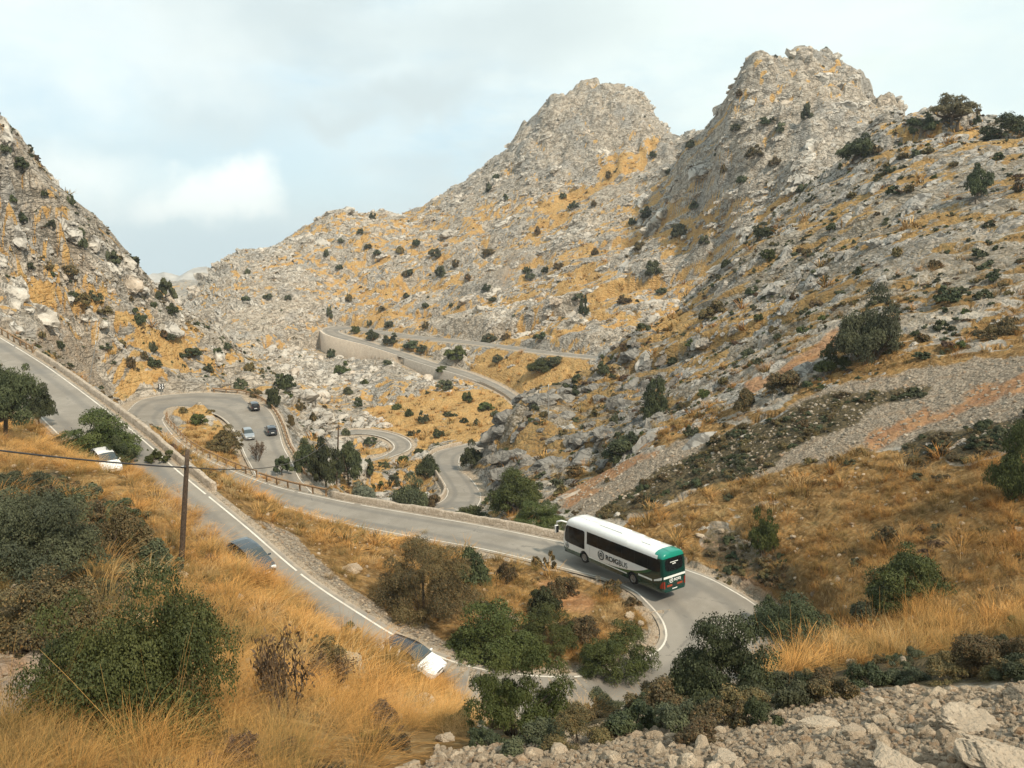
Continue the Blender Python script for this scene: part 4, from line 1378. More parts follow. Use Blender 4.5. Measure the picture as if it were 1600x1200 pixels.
# the coach ---------------------------------------------------------
def m_coach():
    m = NT('coach paint', .25, .5)
    m.b.inputs['Coat Weight'].default_value = .5
    tc = m.new('ShaderNodeTexCoord')
    sp = m.new('ShaderNodeSeparateXYZ')
    m.l.new(tc.outputs['Object'], sp.inputs[0])
    x, y, z = sp.outputs
    e = m.math('POWER', 2.718, m.math('MULTIPLY', m.math('SUBTRACT', x, 3.45), -.45))
    edge_z = m.math('ADD', .70, m.math('MULTIPLY', e, .5))
    below = m.math('LESS_THAN', z, edge_z)
    tail = m.math('LESS_THAN', x, m.math('ADD', .62, m.math('MULTIPLY', m.math('GREATER_THAN', z, 3.2), .35)))
    front_low = m.math('LESS_THAN', z, .62)
    g = m.math('MAXIMUM', m.math('MULTIPLY', below, m.math('LESS_THAN', z, 3.0)), m.math('MAXIMUM', tail, front_low))
    edge2 = m.math('SUBTRACT', edge_z, .22)
    inner = m.math('LESS_THAN', z, edge2)
    gl = m.mix(m.math('MAXIMUM', inner, tail), (.035, .105, .045), (.004, .040, .031))
    gl = m.mix(m.math('MULTIPLY', m.math('GREATER_THAN', z, 3.0), 1.0), gl, (.008, .235, .170))  # roof teal made brighter: light from above put into the paint
    gl = m.mix(m.math('MULTIPLY', m.math('LESS_THAN', z, .7), .75), gl, (.006, .04, .03))
    n = m.noise(tc.outputs['Object'], 1.2, 5, .6)
    wh = m.mix(m.step(n, .35, .7), (.80, .81, .79), (.74, .75, .72))
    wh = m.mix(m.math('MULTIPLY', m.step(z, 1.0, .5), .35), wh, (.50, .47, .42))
    m.base(m.mix(g, wh, gl))
    return m.m


M_COACH = m_coach()
M_TEXT = flat('dark lettering', (.022, .03, .03), .4, .3)
M_GREEN = flat('coach green', (.004, .040, .031), .3, .5, coat=.5)
M_STRIPE = flat('white stripe', (.80, .82, .79), .35, .4)
bus = empty('coach')
tag(bus, 'white and green coach rounding the bend beside the stone parapet', 'coach')
BL, BW = 13.2, 1.275
xs = np.unique(np.concatenate([np.linspace(0, .5, 9), np.linspace(.5, 11.3, 140), np.linspace(11.3, BL, 26), [BL - .02, BL - .06]]))
XR, XF, WR = 3.45, 9.75, .50


def yside(z):
    return np.interp(z, [.3, .5, 1.2, 1.85, 3.0, 3.2, 3.36, 3.47, 3.52], [1.20, 1.255, 1.275, 1.265, 1.205, 1.14, 1.0, .72, 0])


def roofz(x):
    return np.interp(x, [0, .2, .6, 4.0, 4.3, 9.0, 11.6, 12.6, BL], [-.13, -.05, 0, .02, .10, .14, .10, -.06, -.42])


ZR = [.32, .46, .8, 1.2, 1.6, 1.92, 2.3, 2.7, 2.96, 3.12, 3.24, 3.34, 3.42, 3.47, 3.50]
rings = []
for x in xs:
    low = .32
    for c in (XR, XF):
        if abs(x - c) < WR + .1:
            low = max(low, WR + math.sqrt((WR + .1) ** 2 - (x - c) ** 2))
    er_ = 1 - min(x, .35) / .35
    ef_ = 1 - min(BL - x, 1.7) / 1.7
    half = []
    for z in ZR:
        zz = max(z, low) if z < 1.2 else z
        y = yside(z) * (1 - .09 * er_ ** 2.2) * (1 - .30 * ef_ ** 3.0)
        if z > 2.9:
            zz = z + roofz(x) * (z - 2.9) / .6
        if z < .5:
            zz = max(zz, .32 + .16 * ef_ ** 2 + .10 * er_ ** 2)
        xx = x - ef_ ** 2 * max(0, z - 1.0) ** 2 * .17 + er_ ** 2 * max(0, z - 1.9) * .07
        half.append((xx, y, zz))
    half.append((half[-1][0], .33, half[-1][2] + .015))
    rings.append([(a, -b, c) for a, b, c in half] + [(a, b, c) for a, b, c in half[::-1]])
V, f = loft(rings)
body = mesh_np('body', V, f.reshape(-1, 4), M_COACH, bus, True)
bm = bmesh.new()
bm.from_mesh(body.data)
bm.verts.ensure_lookup_table()
nr = len(rings[0])
for e in (0, len(xs) - 1):
    for k in range(nr // 2 - 1):
        bm.faces.new([bm.verts[e * nr + q] for q in (k, k + 1, nr - 2 - k, nr - 1 - k)])
bmesh.ops.recalc_face_normals(bm, faces=bm.faces[:])
bm.to_mesh(body.data)
bm.free()
body.data.set_sharp_from_angle(angle=math.radians(40))


def side_panel(name, mat, outline, s, off=.012, parent=None):
    """panel lying on the coach's side: outline (x, z) as columns (x, z_low, z_high)"""
    rows = []
    for x, z0, z1 in outline:
        er_, ef_ = 1 - min(x, .35) / .35, 1 - min(BL - x, 1.7) / 1.7
        for z in np.linspace(z0, z1, 6):
            y = yside(z) * (1 - .09 * er_ ** 2.2) * (1 - .30 * ef_ ** 3.0) + off
            xx = x - ef_ ** 2 * max(0, z - 1.0) ** 2 * .17 + er_ ** 2 * max(0, z - 1.9) * .07
            rows.append((xx, s * y, z))
    n = len(outline)
    f = [(i * 6 + j, i * 6 + j + 1, (i + 1) * 6 + j + 1, (i + 1) * 6 + j) for i in range(n - 1) for j in range(5)]
    o = mesh_np(name, rows, f, mat, parent or bus, True)
    return o


for s in (1, -1):
    side_panel('side_window', M_GLASS, [(x, np.interp(x, [.28, .9, 2.6, 9.3], [2.02, 1.86, 1.86, 1.86]), np.interp(x, [.28, .6, 9.3], [2.80, 2.93, 2.95])) for x in np.linspace(.28, 9.3, 40)], s)
    for x in (1.7, 3.2, 4.75, 6.3, 7.8):
        side_panel('window_seam', M_BLACK, [(x - .02, 1.87, 2.94), (x + .02, 1.87, 2.94)], s, .016)
    side_panel('driver_window', M_GLASS, [(x, np.interp(x, [9.62, 9.8, 12.4, 12.75], [1.34, 1.26, 1.30, 1.5]), np.interp(x, [9.62, 9.8, 12.2, 12.75], [2.82, 2.9, 2.86, 2.6])) for x in np.linspace(9.62, 12.75, 22)], s)
    side_panel('skirt_stripe', M_STRIPE, [(x, .70, .80) for x in np.linspace(4.15, 9.05, 12)], s, .010)
    side_panel('waist_stripe', M_STRIPE, [(x, 1.02 + .0 * x, 1.17) for x in np.linspace(1.15, 2.75, 6)], s, .010)
    side_panel('waist_stripe', M_STRIPE, [(x, np.interp(x, [.12, .5, .95], [1.38, 1.22, 1.08]), np.interp(x, [.12, .5, .95], [1.58, 1.40, 1.20])) for x in np.linspace(.12, .95, 8)], s, .010)
    for x in (5.0, 6.3, 7.6, 8.9):
        side_panel('locker_seam', M_DARKP, [(x, .42, 1.70), (x + .018, .42, 1.70)], s, .004)
    side_panel('engine_flap', M_DARKP, [(x, .5, 1.0) for x in (.62, .64)], s, .006)
    side_panel('engine_flap', M_DARKP, [(x, .5, 1.0) for x in (1.08, 1.10)], s, .006)
    for xw in (XR, XF):
        wheel(bus, (xw, s * 1.09, WR), WR, .30, s)
    side_panel('tail_light', M_RED, [(x, np.interp(x, [.02, .3], [.72, .66]), np.interp(x, [.02, .3], [1.30, .85])) for x in np.linspace(.02, .3, 5)], s, .014)
    # mirror on its arm, hung ahead of the windscreen corner
    MB().tube([(12.35, s * .95, 2.98), (12.95, s * 1.22, 3.05), (13.35, s * 1.42, 2.92), (13.42, s * 1.46, 2.6)], [.07, .085, .09, .08], 8).build('mirror_arm', M_WHITE, bus, True)
    mm = MB().box((13.42, s * 1.47, 2.25), (.22, .34, .72), bevel=.07).build('mirror', M_WHITE, bus)
    MB().box((13.30, s * 1.47, 2.24), (.02, .28, .62)).build('mirror_glass', M_GLASS, mm)
# rear
def rear_quad(name, mat, y0, y1, z0, z1, x, parent=None, ny=10, slope=True):
    rows = []
    ys = np.linspace(y0, y1, ny)
    for y in ys:
        for z in (z0, z1):
            rows.append((x + max(0, z - 1.9) * .07, y, z))
    return mesh_np(name, rows, [(i * 2, i * 2 + 1, i * 2 + 3, i * 2 + 2) for i in range(ny - 1)], mat, parent or bus)


rw = MB()
pts_ = []
for k in range(40):
    a_ = 2 * math.pi * k / 40
    c_, s_ = math.cos(a_), math.sin(a_)
    y, z = math.copysign(abs(c_) ** .35, c_) * .95, math.copysign(abs(s_) ** .45, s_) * .47 + 2.50
    if z < 2.5:
        z -= .10 * (1 - (y / .95) ** 2)
    pts_.append((-.012 + max(0, z - 1.9) * .07, y, z))
rw.poly(pts_).build('rear_window', M_GLASS, bus)
rear_quad('waist_stripe', M_STRIPE, -1.15, 1.15, 1.42, 1.60, -.010)
rear_quad('engine_grille', M_GREEN, -.9, .9, .62, .98, -.012)
for k in range(4):
    rear_quad('grille_slot', M_DARKP, -.5, .5, .66 + k * .07, .69 + k * .07, -.018)
M_AMBER = flat('orange lamp glass', (.34, .06, .025), .3, .5)
for s in (1, -1):
    rear_quad('reflector', M_AMBER, s * .55 - .28, s * .55 + .28, .74, .90, -.022)
    rear_quad('tail_light', M_RED, s * 1.08 - .07, s * 1.08 + .07, .66, 1.24, -.014)
rear_quad('number_plate', M_WPAINT, -.26, .26, .44, .55, -.02)
MB().box((.02, 0, .40), (.16, 2.1, .16), bevel=.05).build('bumper', M_GREEN, bus)
MB().box((6.6, 0, .36), (12.2, 2.3, .16)).build('underbody', M_DARKP, bus)
for x0, x1 in ((2.0, 3.1), (5.4, 8.4)):
    MB().box(((x0 + x1) / 2, 0, 3.50 + roofz((x0 + x1) / 2)), (x1 - x0, 1.1, .14), bevel=.05).build('roof_hatch', M_WHITE, bus)
MB().box((10.2, 0, 3.63), (.8, .8, .06), bevel=.02).build('roof_hatch', M_WHITE, bus)


def lettering(txt, length, height, M, mat, bold=0.0, name='lettering'):
    """a word as a mesh, fitted to a length and a height"""
    cu = bpy.data.curves.new(name, 'FONT')
    cu.body = txt
    cu.size = 1
    cu.extrude = .006
    cu.offset = bold
    t = bpy.data.objects.new(name, cu)
    COL.objects.link(t)
    bpy.context.view_layer.update()
    me = bpy.data.meshes.new_from_object(t.evaluated_get(bpy.context.evaluated_depsgraph_get()))
    bpy.data.objects.remove(t)
    co = np.empty(len(me.vertices) * 3, np.float32)
    me.vertices.foreach_get('co', co)
    co = co.reshape(-1, 3)
    lo_, hi_ = co.min(0), co.max(0)
    co[:, 0] = (co[:, 0] - lo_[0]) / (hi_[0] - lo_[0]) * length
    co[:, 1] = (co[:, 1] - lo_[1]) / (hi_[1] - lo_[1]) * height
    me.vertices.foreach_set('co', co.ravel())
    me.name = name
    me.materials.clear()
    me.materials.append(mat)
    o = bpy.data.objects.new(name, me)
    COL.objects.link(o)
    o.parent = bus
    o.matrix_local = M
    return o


def ring_logo(M, r, mat, name='emblem'):
    """ring open at the upper left, with a bow-shaped letter inside"""
    mb = MB()

    def arc(cx, cy, r0, r1, a0, a1, n=26):
        for k in range(n):
            p, q = math.radians(a0 + (a1 - a0) * k / n), math.radians(a0 + (a1 - a0) * (k + 1) / n)
            mb.poly([M @ Vector((cx + rr * math.cos(t_), cy + rr * math.sin(t_), 0)) for rr, t_ in ((r0, p), (r1, p), (r1, q), (r0, q))])

    arc(0, 0, r * .76, r, -215, 95)
    arc(0, 0, r * .86, r * .96, 105, 140, 6)
    arc(.02 * r, .05 * r, r * .20, r * .46, -10, 190)
    for c_ in (-.30, .34):
        mb.poly([M @ Vector((c_ * r + dx * r, dy * r, 0)) for dx, dy in ((-.13, -.5), (.12, -.5), (.12, .08), (-.13, .08))])
    mb.poly([M @ Vector((dx * r, dy * r, 0)) for dx, dy in ((-.25, -.18), (.3, -.18), (.3, -.02), (-.25, -.02))])
    return mb.build(name, mat, bus)


def side_frame(s, x, z, off=.010):
    """lettering frame on the coach's side; runs so that it reads from outside"""
    y = s * (float(yside(z)) + off)
    ax = Vector((-s, 0, 0))
    up = Vector((0, 0, 1))
    M = Matrix((ax, up, ax.cross(up))).transposed().to_4x4()
    M.translation = Vector((x, y, z))
    return M


for s in (1, -1):
    x0 = 6.75 if s == 1 else 4.1
    lettering('ROIG', 1.62, .44, side_frame(s, x0, 1.16, .022), M_TEXT, .022)
    lettering('BUS', 1.02, .44, side_frame(s, x0 - s * 1.70, 1.16, .022), M_TEXT, -.004)
    ring_logo(side_frame(s, x0 + s * .62, 1.38, .022), .42, M_TEXT)
    ring_logo(side_frame(s, 12.15, 1.0, -.05 if s > 2 else .0), .25, M_TEXT)
    MB().box((7.35, s * 1.282, 1.02), (.14, .02, .09)).build('marker_lamp', M_DARKP, bus)
up, ax = Vector((0, 0, 1)), Vector((0, -1, 0))
MR = Matrix((ax, up, ax.cross(up))).transposed().to_4x4()
MR.translation = Vector((-.02, .06, 1.10))
lettering('ROIG', .72, .22, MR, M_STRIPE, .03)
M2 = MR.copy()
M2.translation = Vector((-.016, .36, 1.21))
ring_logo(M2, .20, M_STRIPE)
for y0, y1, z in ((-.42, .42, 2.62), (-.16, .0, 2.46), (.04, .18, 2.46)):
    rear_quad('sticker', M_STRIPE, y0, y1, z, z + (.055 if z > 2.6 else .09), -.026)
for y0 in (-.75, -.35, .1, .45):
    rear_quad('sticker', flat('grey lettering', (.30, .36, .34), .5, .3), y0, y0 + .22, 1.02, 1.045, -.020)
BP = Vector((12.72, 55.86, -27.41))
bf = Vector((math.cos(2.15) * math.cos(.10), math.sin(2.15) * math.cos(.10), -math.sin(.075)))
place(bus, BP, bf)
# ---------------------------------------------------------------- plants
def rv(n, r):
    v = r.normal(size=(n, 3))
    return v / np.linalg.norm(v, axis=1)[:, None]


def leaves(r, pos, nrm, size, ratio):
    n = len(pos)
    a = np.cross(nrm, rv(n, r))
    a /= np.linalg.norm(a, axis=1)[:, None] + 1e-9
    b = np.cross(nrm, a)
    s = (size * r.uniform(.6, 1.35, n))[:, None]
    V = np.stack([pos - a * s, pos + b * s * ratio, pos + a * s, pos - b * s * ratio], 1).reshape(-1, 3)
    return V, np.arange(n * 4).reshape(-1, 4)


SHAPES = {
    # clumps, clump radius, base height of crown, flatness power, ratio of leaf, spread
    'dome': dict(nc=70, cr=(.10, .34), z0=.10, ratio=.55, open=0),
    'loose': dict(nc=84, cr=(.07, .24), z0=.12, ratio=.35, open=.2),
    'tree': dict(nc=64, cr=(.10, .30), z0=.34, ratio=.5, open=.1),
    'upright': dict(zk=.4, nc=60, cr=(.14, .36), z0=.06, ratio=.5, open=0),
    'cushion': dict(zk=.85, nc=28, cr=(.12, .32), z0=-.05, ratio=.5, open=0),
    'wind': dict(nc=40, cr=(.12, .26), z0=.42, ratio=.3, open=.3),
}
LODS = {'huge': (90000, .0105), 'big': (36000, .0175), 'mid': (10000, .036), 'small': (2000, .085), 'tiny': (300, .23)}
_mesh = {}


def crown_mesh(shape, lod, seed, mat):
    key = ('c', shape, lod, seed, mat.name)
    if key in _mesh:
        return _mesh[key]
    p = SHAPES[shape]
    r = np.random.default_rng(seed * 31 + len(shape) * 7 + len(lod))
    n, ls = LODS[lod]
    nc = p['nc'] if lod in ('huge', 'big', 'mid') else max(9, p['nc'] // 2)
    c = rv(nc, r) * (r.uniform(.25, .80, nc) ** .6)[:, None]
    c[:, 2] = np.abs(c[:, 2])
    h = 1 - p['z0']
    c[:, 2] = p['z0'] + c[:, 2] * h * .86
    if shape in ('dome', 'cushion', 'upright', 'loose'):
        k = nc // 3
        ang = r.uniform(0, 2 * math.pi, k)
        c[:k, 0], c[:k, 1], c[:k, 2] = np.cos(ang) * r.uniform(.45, .74, k), np.sin(ang) * r.uniform(.45, .74, k), p['z0'] + r.uniform(.03, .3, k)
    cr = r.uniform(*p['cr'], nc) * (1.08 - .35 * np.linalg.norm(c[:, :2], axis=1))
    c[:, 0] *= r.uniform(.8, 1.1)
    c[:, 2] *= 1 + .22 * np.sin(np.arctan2(c[:, 1], c[:, 0]) * 2 + r.uniform(0, 6))
    pk = cr ** 2 / (cr ** 2).sum()
    ci = r.choice(nc, n, p=pk)
    d = rv(n, r)
    d[:, 2] = np.where(d[:, 2] < -.4, -d[:, 2], d[:, 2])
    wob_ = 1 + .25 * np.sin(d[:, 0] * 7 + ci) * np.sin(d[:, 1] * 6 + ci * 2) + r.normal(0, .07, n)
    pos = c[ci] + d * (cr[ci] * wob_ * r.uniform(.70, 1.04, n))[:, None] * np.array([1, 1, p.get('zk', .55)])
    pos[:, 2] = np.maximum(pos[:, 2], .0)
    nrm = d * .8 + rv(n, r) * .75 + np.array([0, 0, .25])
    nrm /= np.linalg.norm(nrm, axis=1)[:, None]
    V, f = leaves(r, pos, nrm, ls, p['ratio'])
    tone = np.clip(r.uniform(.1, .8, nc)[ci] + r.normal(0, .16, n), 0, 1)
    o = mesh_np('foliage', V, f, mat, tone=tone)
    me = o.data
    bpy.data.objects.remove(o)
    _mesh[key] = (me, c, cr)
    return _mesh[key]


def stem_mesh(shape, lod, seed, c, mat):
    key = ('s', shape, lod, seed)
    if key in _mesh:
        return _mesh[key]
    r = np.random.default_rng(seed + 99)
    mb = MB()
    many = 14 if lod in ('huge', 'big') else 7
    if shape in ('tree', 'wind'):
        nt = 1 if shape == 'tree' else 3
        for t_ in range(nt):
            b0 = Vector((r.normal(0, .05) + (t_ - (nt - 1) / 2) * .22, r.normal(0, .05), -.05))
            k0 = Vector((b0.x * 1.4 + r.normal(0, .06), r.normal(0, .06), SHAPES[shape]['z0'] * .9))
            mb.tube([b0, b0.lerp(k0, .5) + Vector((r.normal(0, .03), r.normal(0, .03), 0)), k0], [.065, .05, .042], 7)
            for q in c[t_::nt][:many]:
                q = Vector(q)
                mid = k0.lerp(q, .5) + Vector((r.normal(0, .04), r.normal(0, .04), -.04))
                mb.tube([k0, mid, q], [.036, .02, .006], 5, False)
    else:
        for q in c[:many + 4]:
            q = Vector(q)
            b0 = Vector((q.x * .15 + r.normal(0, .03), q.y * .15 + r.normal(0, .03), -.05))
            mid = b0.lerp(q, .55) + Vector((r.normal(0, .05), r.normal(0, .05), .06))
            mb.tube([b0, mid, q], [.026, .016, .005], 5, False)
    o = mb.build('stems', mat)
    me = o.data
    bpy.data.objects.remove(o)
    _mesh[key] = me
    return me


def twig_mesh(seed, dense):
    """bare forked twigs with a few dead leaves"""
    key = ('t', seed, dense)
    if key in _mesh:
        return _mesh[key]
    r = np.random.default_rng(seed)
    mb = MB()
    tips = []

    def grow(p, d, l, rad, lev):
        q = p + d * l
        mb.tube([p, p.lerp(q, .5) + Vector(r.normal(0, .03 * l, 3)), q], [rad, rad * .8, rad * .6], 4, False)
        tips.append(q)
        if lev > 0:
            for _ in range(3 if lev > 1 else 4):
                e = (d + Vector(r.normal(0, .5, 3)) + Vector((0, 0, .12))).normalized()
                grow(q if r.random() < .6 else p.lerp(q, .6), e, l * r.uniform(.5, .8), rad * .58, lev - 1)

    for k in range(dense):
        a = r.uniform(0, 2 * math.pi)
        grow(Vector((math.cos(a) * .06, math.sin(a) * .06, -.04)), Vector((math.cos(a) * .55, math.sin(a) * .55, .8)).normalized(), .36, .02, 3)
    o = mb.build('twigs', M_BARK)
    me = o.data
    bpy.data.objects.remove(o)
    T_ = np.array([tuple(t) for t in tips])
    n = 900
    pos = T_[r.integers(0, len(T_), n)] + r.normal(0, .05, (n, 3))
    V, f = leaves(r, pos, rv(n, r), .035, .35)
    o2 = mesh_np('foliage', V, f, M_DRYL, tone=r.uniform(0, 1, n))
    _mesh[key] = (me, o2.data)
    bpy.data.objects.remove(o2)
    return _mesh[key]


NPL = 0


def plant(name, cat, label, px, py, w, h, shape='dome', mat=0, group=None, dmin=3.7, dmax=900, lean=(0, 0), parts=None, pos=None, wide=1.0):
    """a shrub or tree whose foot stands on the ground where the sight line px, py meets it; w, h as seen, in picture columns"""
    global NPL
    p = pos or hit(px, py, dmin, dmax)
    if p is None:
        return None
    NPL += 1
    D = math.sqrt(p.x ** 2 + p.y ** 2 + p.z ** 2)
    k = D / F_PX * (.98 + .5 * max(0, -p.z / D) ** 2)
    size = max(w, h)
    lod = 'huge' if size > 200 else 'big' if size > 105 else 'mid' if size > 48 else 'small' if size > 21 else 'tiny'
    sx, sz = w * k / 2, h * k
    if shape != 'dry':
        sz *= .92 if D < 70 else .93
        sx *= .94 if D < 70 else .96
    rz = random.uniform(0, 6.28)
    seed = NPL % (4 if lod in ('huge', 'big') else 5)
    if parts is None:
        parts = size > 30
    sink = -.06 * sz
    if shape == 'dry':
        root = empty(name, p + Vector((0, 0, sink)))
        tw, lf = twig_mesh(seed, 6)
        for nm, me in (('twigs', tw), ('foliage', lf)):
            o = bpy.data.objects.new(nm, me)
            COL.objects.link(o)
            o.parent = root
    else:
        me, c, cr = crown_mesh(shape, lod, seed, M_FOL[mat])
        if parts:
            root = empty(name, p + Vector((0, 0, sink)))
            o = bpy.data.objects.new('crown' if name == 'tree' else 'foliage', me)
            COL.objects.link(o)
            o.parent = root
            st = stem_mesh(shape, lod, seed, c, M_BARK)
            o = bpy.data.objects.new('trunk' if name == 'tree' else 'stems', st)
            COL.objects.link(o)
            o.parent = root
        else:
            root = bpy.data.objects.new(name, me)
            COL.objects.link(root)
            root.location = p + Vector((0, 0, sink))
    root.scale = (sx * wide, sx * random.uniform(.8, 1.05), sz)
    root.rotation_euler = (lean[0], lean[1], rz if lean == (0, 0) else 0)
    tag(root, label, cat, group)
    return root


# ---- the large and middle-sized ones, each where the photograph shows it
G1, G2, G3 = 'shrubs in the near dry grass', 'shrubs along the road bends', 'shrubs on the right hillside'
B = 'shrub'
plant('shrub', B, 'huge dark green bush in the left foreground, below the pole', 208, 1135, 300, 262, 'dome', 2, G1)
plant('shrub', B, 'broad dark bush at the left edge, left of the pole', 45, 905, 240, 175, 'dome', 1, G1)
plant('shrub', B, 'dark brownish bush between the left edge bush and the pole', 165, 885, 150, 110, 'cushion', 3, G1)
plant('shrub', B, 'low dark bush under the cable at the left edge', 20, 775, 110, 60, 'cushion', 1, G1)
plant('shrub', B, 'small low bush beside the stony gap left of the pole', 120, 815, 90, 50, 'cushion', 3, G1)
plant('shrub', B, 'rounded dark bush just left of the pole foot', 225, 900, 90, 60, 'cushion', 1, G1)
plant('shrub', B, 'brown green bush under the broad left edge bush', 60, 1000, 170, 110, 'dome', 3, G1)
plant('tree', 'tree', 'dark tree at the left edge in front of the upper road', 14, 688, 116, 140, 'tree', 0, None, 40, 90)
plant('tree', 'tree', 'small round tree crown just right of the left edge tree', 66, 668, 48, 70, 'tree', 0, None, 40, 90)
plant('shrub', B, 'green bush leaning over the upper road above the white car', 158, 712, 122, 82, 'dome', 2, G1, 35, 70)
plant('shrub', B, 'dark bush hanging right of the white car roof', 192, 728, 50, 60, 'loose', 0, G1, 35, 70)
plant('shrub', B, 'bare grey twiggy bush in the foreground grass', 455, 1120, 170, 175, 'dry', 0, G1)
plant('shrub', B, 'second leafless bush right behind the bare grey one', 520, 1085, 110, 90, 'dry', 0, G1)
plant('shrub', B, 'small dark sprig beside the pale rock at the road edge', 545, 1005, 48, 44, 'loose', 1, G1)
plant('shrub', B, 'sparse dark bush on the grass left of the pale rock', 505, 1050, 90, 60, 'loose', 3, G1)
plant('shrub', B, 'wide brown green bush between the two road legs', 665, 958, 205, 142, 'loose', 3, G2, 42, 75)
plant('shrub', B, 'darker bush at the right end of the wide brown green bush', 735, 910, 70, 66, 'dome', 0, G2, 42, 75)
plant('shrub', B, 'dark green thicket in the middle of the road loop', 770, 1030, 150, 105, 'dome', 2, G2, 42, 75)
plant('shrub', B, 'very dark round bush below the coach front', 850, 965, 62, 66, 'dome', 0, G2, 42, 75)
plant('shrub', B, 'olive green bush right of the dark thicket', 850, 1010, 110, 70, 'loose', 2, G2, 42, 75)
plant('tree', 'tree', 'feathery olive green tree standing before the lower road bend', 815, 1148, 170, 168, 'loose', 2, None, 14, 34)
plant('shrub', B, 'green bush inside the tip of the bend behind the coach', 965, 1050, 130, 92, 'loose', 2, G2, 42, 60)
plant('shrub', B, 'small brown bush at the inner kerb of the bend', 905, 1000, 80, 50, 'loose', 3, G2, 42, 62)
for q_, (x_, y_, w_, h_) in enumerate(((655, 858, 40, 30), (790, 905, 50, 44), (850, 888, 40, 46), (880, 925, 60, 34), (955, 925, 46, 30), (985, 950, 36, 28))):
    plant('shrub', B, 'brown tussocky bush along the kerb in front of the coach', x_, y_, w_, h_, 'cushion', 3, 'tussocky bushes before the coach', 50, 90)
plant('shrub', B, 'large dark leafy bush right of the lower bend', 1130, 1098, 165, 140, 'dome', 0, G2, 17, 36)
plant('shrub', B, 'dark upright bush left of the large leafy one', 1062, 1100, 62, 92, 'upright', 0, G2, 17, 36)
plant('shrub', B, 'dark bush behind the large leafy one, under the slope', 1245, 1010, 140, 85, 'dome', 0, G3, 25, 60)
plant('shrub', B, 'dark bush at the outer line of the bend', 1200, 985, 60, 60, 'loose', 0, G3, 34, 60)
plant('shrub', B, 'tall dark bush on the bank just behind the coach', 1192, 862, 56, 92, 'loose', 2, G3, 45, 75)
plant('shrub', B, 'grey green round bush in the right hand grass', 1420, 945, 135, 100, 'dome', 2, G3, 28, 60)
plant('shrub', B, 'lower grey green bush left of the round one in the grass', 1375, 962, 80, 50, 'cushion', 1, G3, 28, 60)
plant('shrub', B, 'small dark bush in the grass above the grey green one', 1390, 850, 34, 34, 'dome', 3, G3, 28, 70)
plant('shrub', B, 'tall dark green bush at the right edge', 1590, 775, 90, 130, 'dome', 2, G3, 25, 70)
plant('shrub', B, 'dark bush on the right edge of the foreground crest', 1560, 1050, 130, 68, 'cushion', 3, G1, 10, 34)
plant('tree', 'tree', 'big dark round tree on the slope at the right', 1357, 562, 112, 128, 'dome', 1, None, 70, 125)
plant('shrub', B, 'olive bush at the foot of the big round slope tree', 1300, 575, 70, 44, 'cushion', 2, G3, 70, 125)
plant('shrub', B, 'brown green bush left below the big slope tree', 1230, 610, 90, 44, 'cushion', 3, G3, 70, 125)
plant('shrub', B, 'bushy patch on the ledge left of the brown green bush', 1165, 640, 60, 46, 'cushion', 3, G3, 70, 125)
plant('shrub', B, 'dark bush in the rocks right of the big slope tree', 1480, 472, 42, 30, 'dome', 0, G3, 70, 150)
plant('shrub', B, 'brownish bush under the rocks at the right edge', 1570, 520, 60, 40, 'cushion', 3, G3, 60, 130)
plant('tree', 'tree', 'wind bent tree with a thin trunk leaning from the rock face', 1322, 268, 62, 62, 'tree', 0, None, 120, 260, (0, .45))
plant('tree', 'tree', 'pale many stemmed tree on the right skyline', 1486, 200, 78, 50, 'wind', 5, None, 110, 230)
plant('shrub', B, 'dark bush left below the skyline tree', 1440, 205, 52, 30, 'cushion', 0, G3, 110, 230)
plant('shrub', B, 'long dark bush on the skyline at the right edge', 1578, 212, 76, 38, 'cushion', 0, G3, 100, 230)
plant('shrub', B, 'tiny upright bush right of the skyline tree', 1526, 196, 12, 20, 'upright', 0, G3, 100, 230)
plant('tree', 'tree', 'dark ragged tree in the right rock face below the skyline', 1525, 318, 46, 56, 'tree', 0, None, 90, 200)
plant('tree', 'tree', 'tall dark tree on the outcrop between cliff and scrub', 1024, 655, 54, 84, 'dome', 0, None, 95, 160)
plant('shrub', B, 'dark bushes sloping down below the outcrop tree', 975, 712, 100, 48, 'cushion', 0, G3, 85, 150)
plant('shrub', B, 'dark bush on the top of the right outcrop', 892, 614, 44, 30, 'dome', 0, G3, 120, 190)
plant('shrub', B, 'dark bush on the crest above the outcrop', 942, 585, 26, 28, 'dome', 1, G3, 120, 200)
plant('shrub', B, 'dark bush crowning the pale rocks of the crest', 1003, 518, 36, 20, 'dome', 0, G3, 120, 200)
plant('tree', 'tree', 'leafy green tree right of the S bend', 806, 800, 108, 90, 'dome', 2, None, 76, 140)
plant('shrub', B, 'wide dark green bush between S bend and coach', 838, 826, 112, 52, 'dome', 2, G2, 76, 120)
plant('shrub', B, 'low leafy bush behind the long parapet left of the coach', 735, 812, 60, 30, 'dome', 2, G2, 76, 120)
plant('tree', 'tree', 'dark tree at the cliff foot beside the S bend', 738, 728, 42, 50, 'dome', 0, None, 120, 200)
plant('tree', 'tree', 'dark tall tree right of the hairpin end', 510, 772, 62, 92, 'tree', 0, None, 95, 175)
plant('tree', 'tree', 'dark tree behind the thin dark pole', 545, 760, 48, 84, 'tree', 0, None, 95, 175)
plant('tree', 'tree', 'dark tree hanging below the hairpin rail', 478, 735, 46, 66, 'dome', 0, None, 95, 175)
plant('shrub', B, 'pale grey green bush behind the long parapet', 562, 782, 66, 40, 'dome', 4, G2, 90, 160)
plant('tree', 'tree', 'round green tree behind the long parapet, left of the S bend', 640, 796, 72, 66, 'dome', 1, None, 90, 160)
plant('tree', 'tree', 'dark small tree above the round parapet tree', 668, 745, 50, 44, 'dome', 0, None, 100, 175)
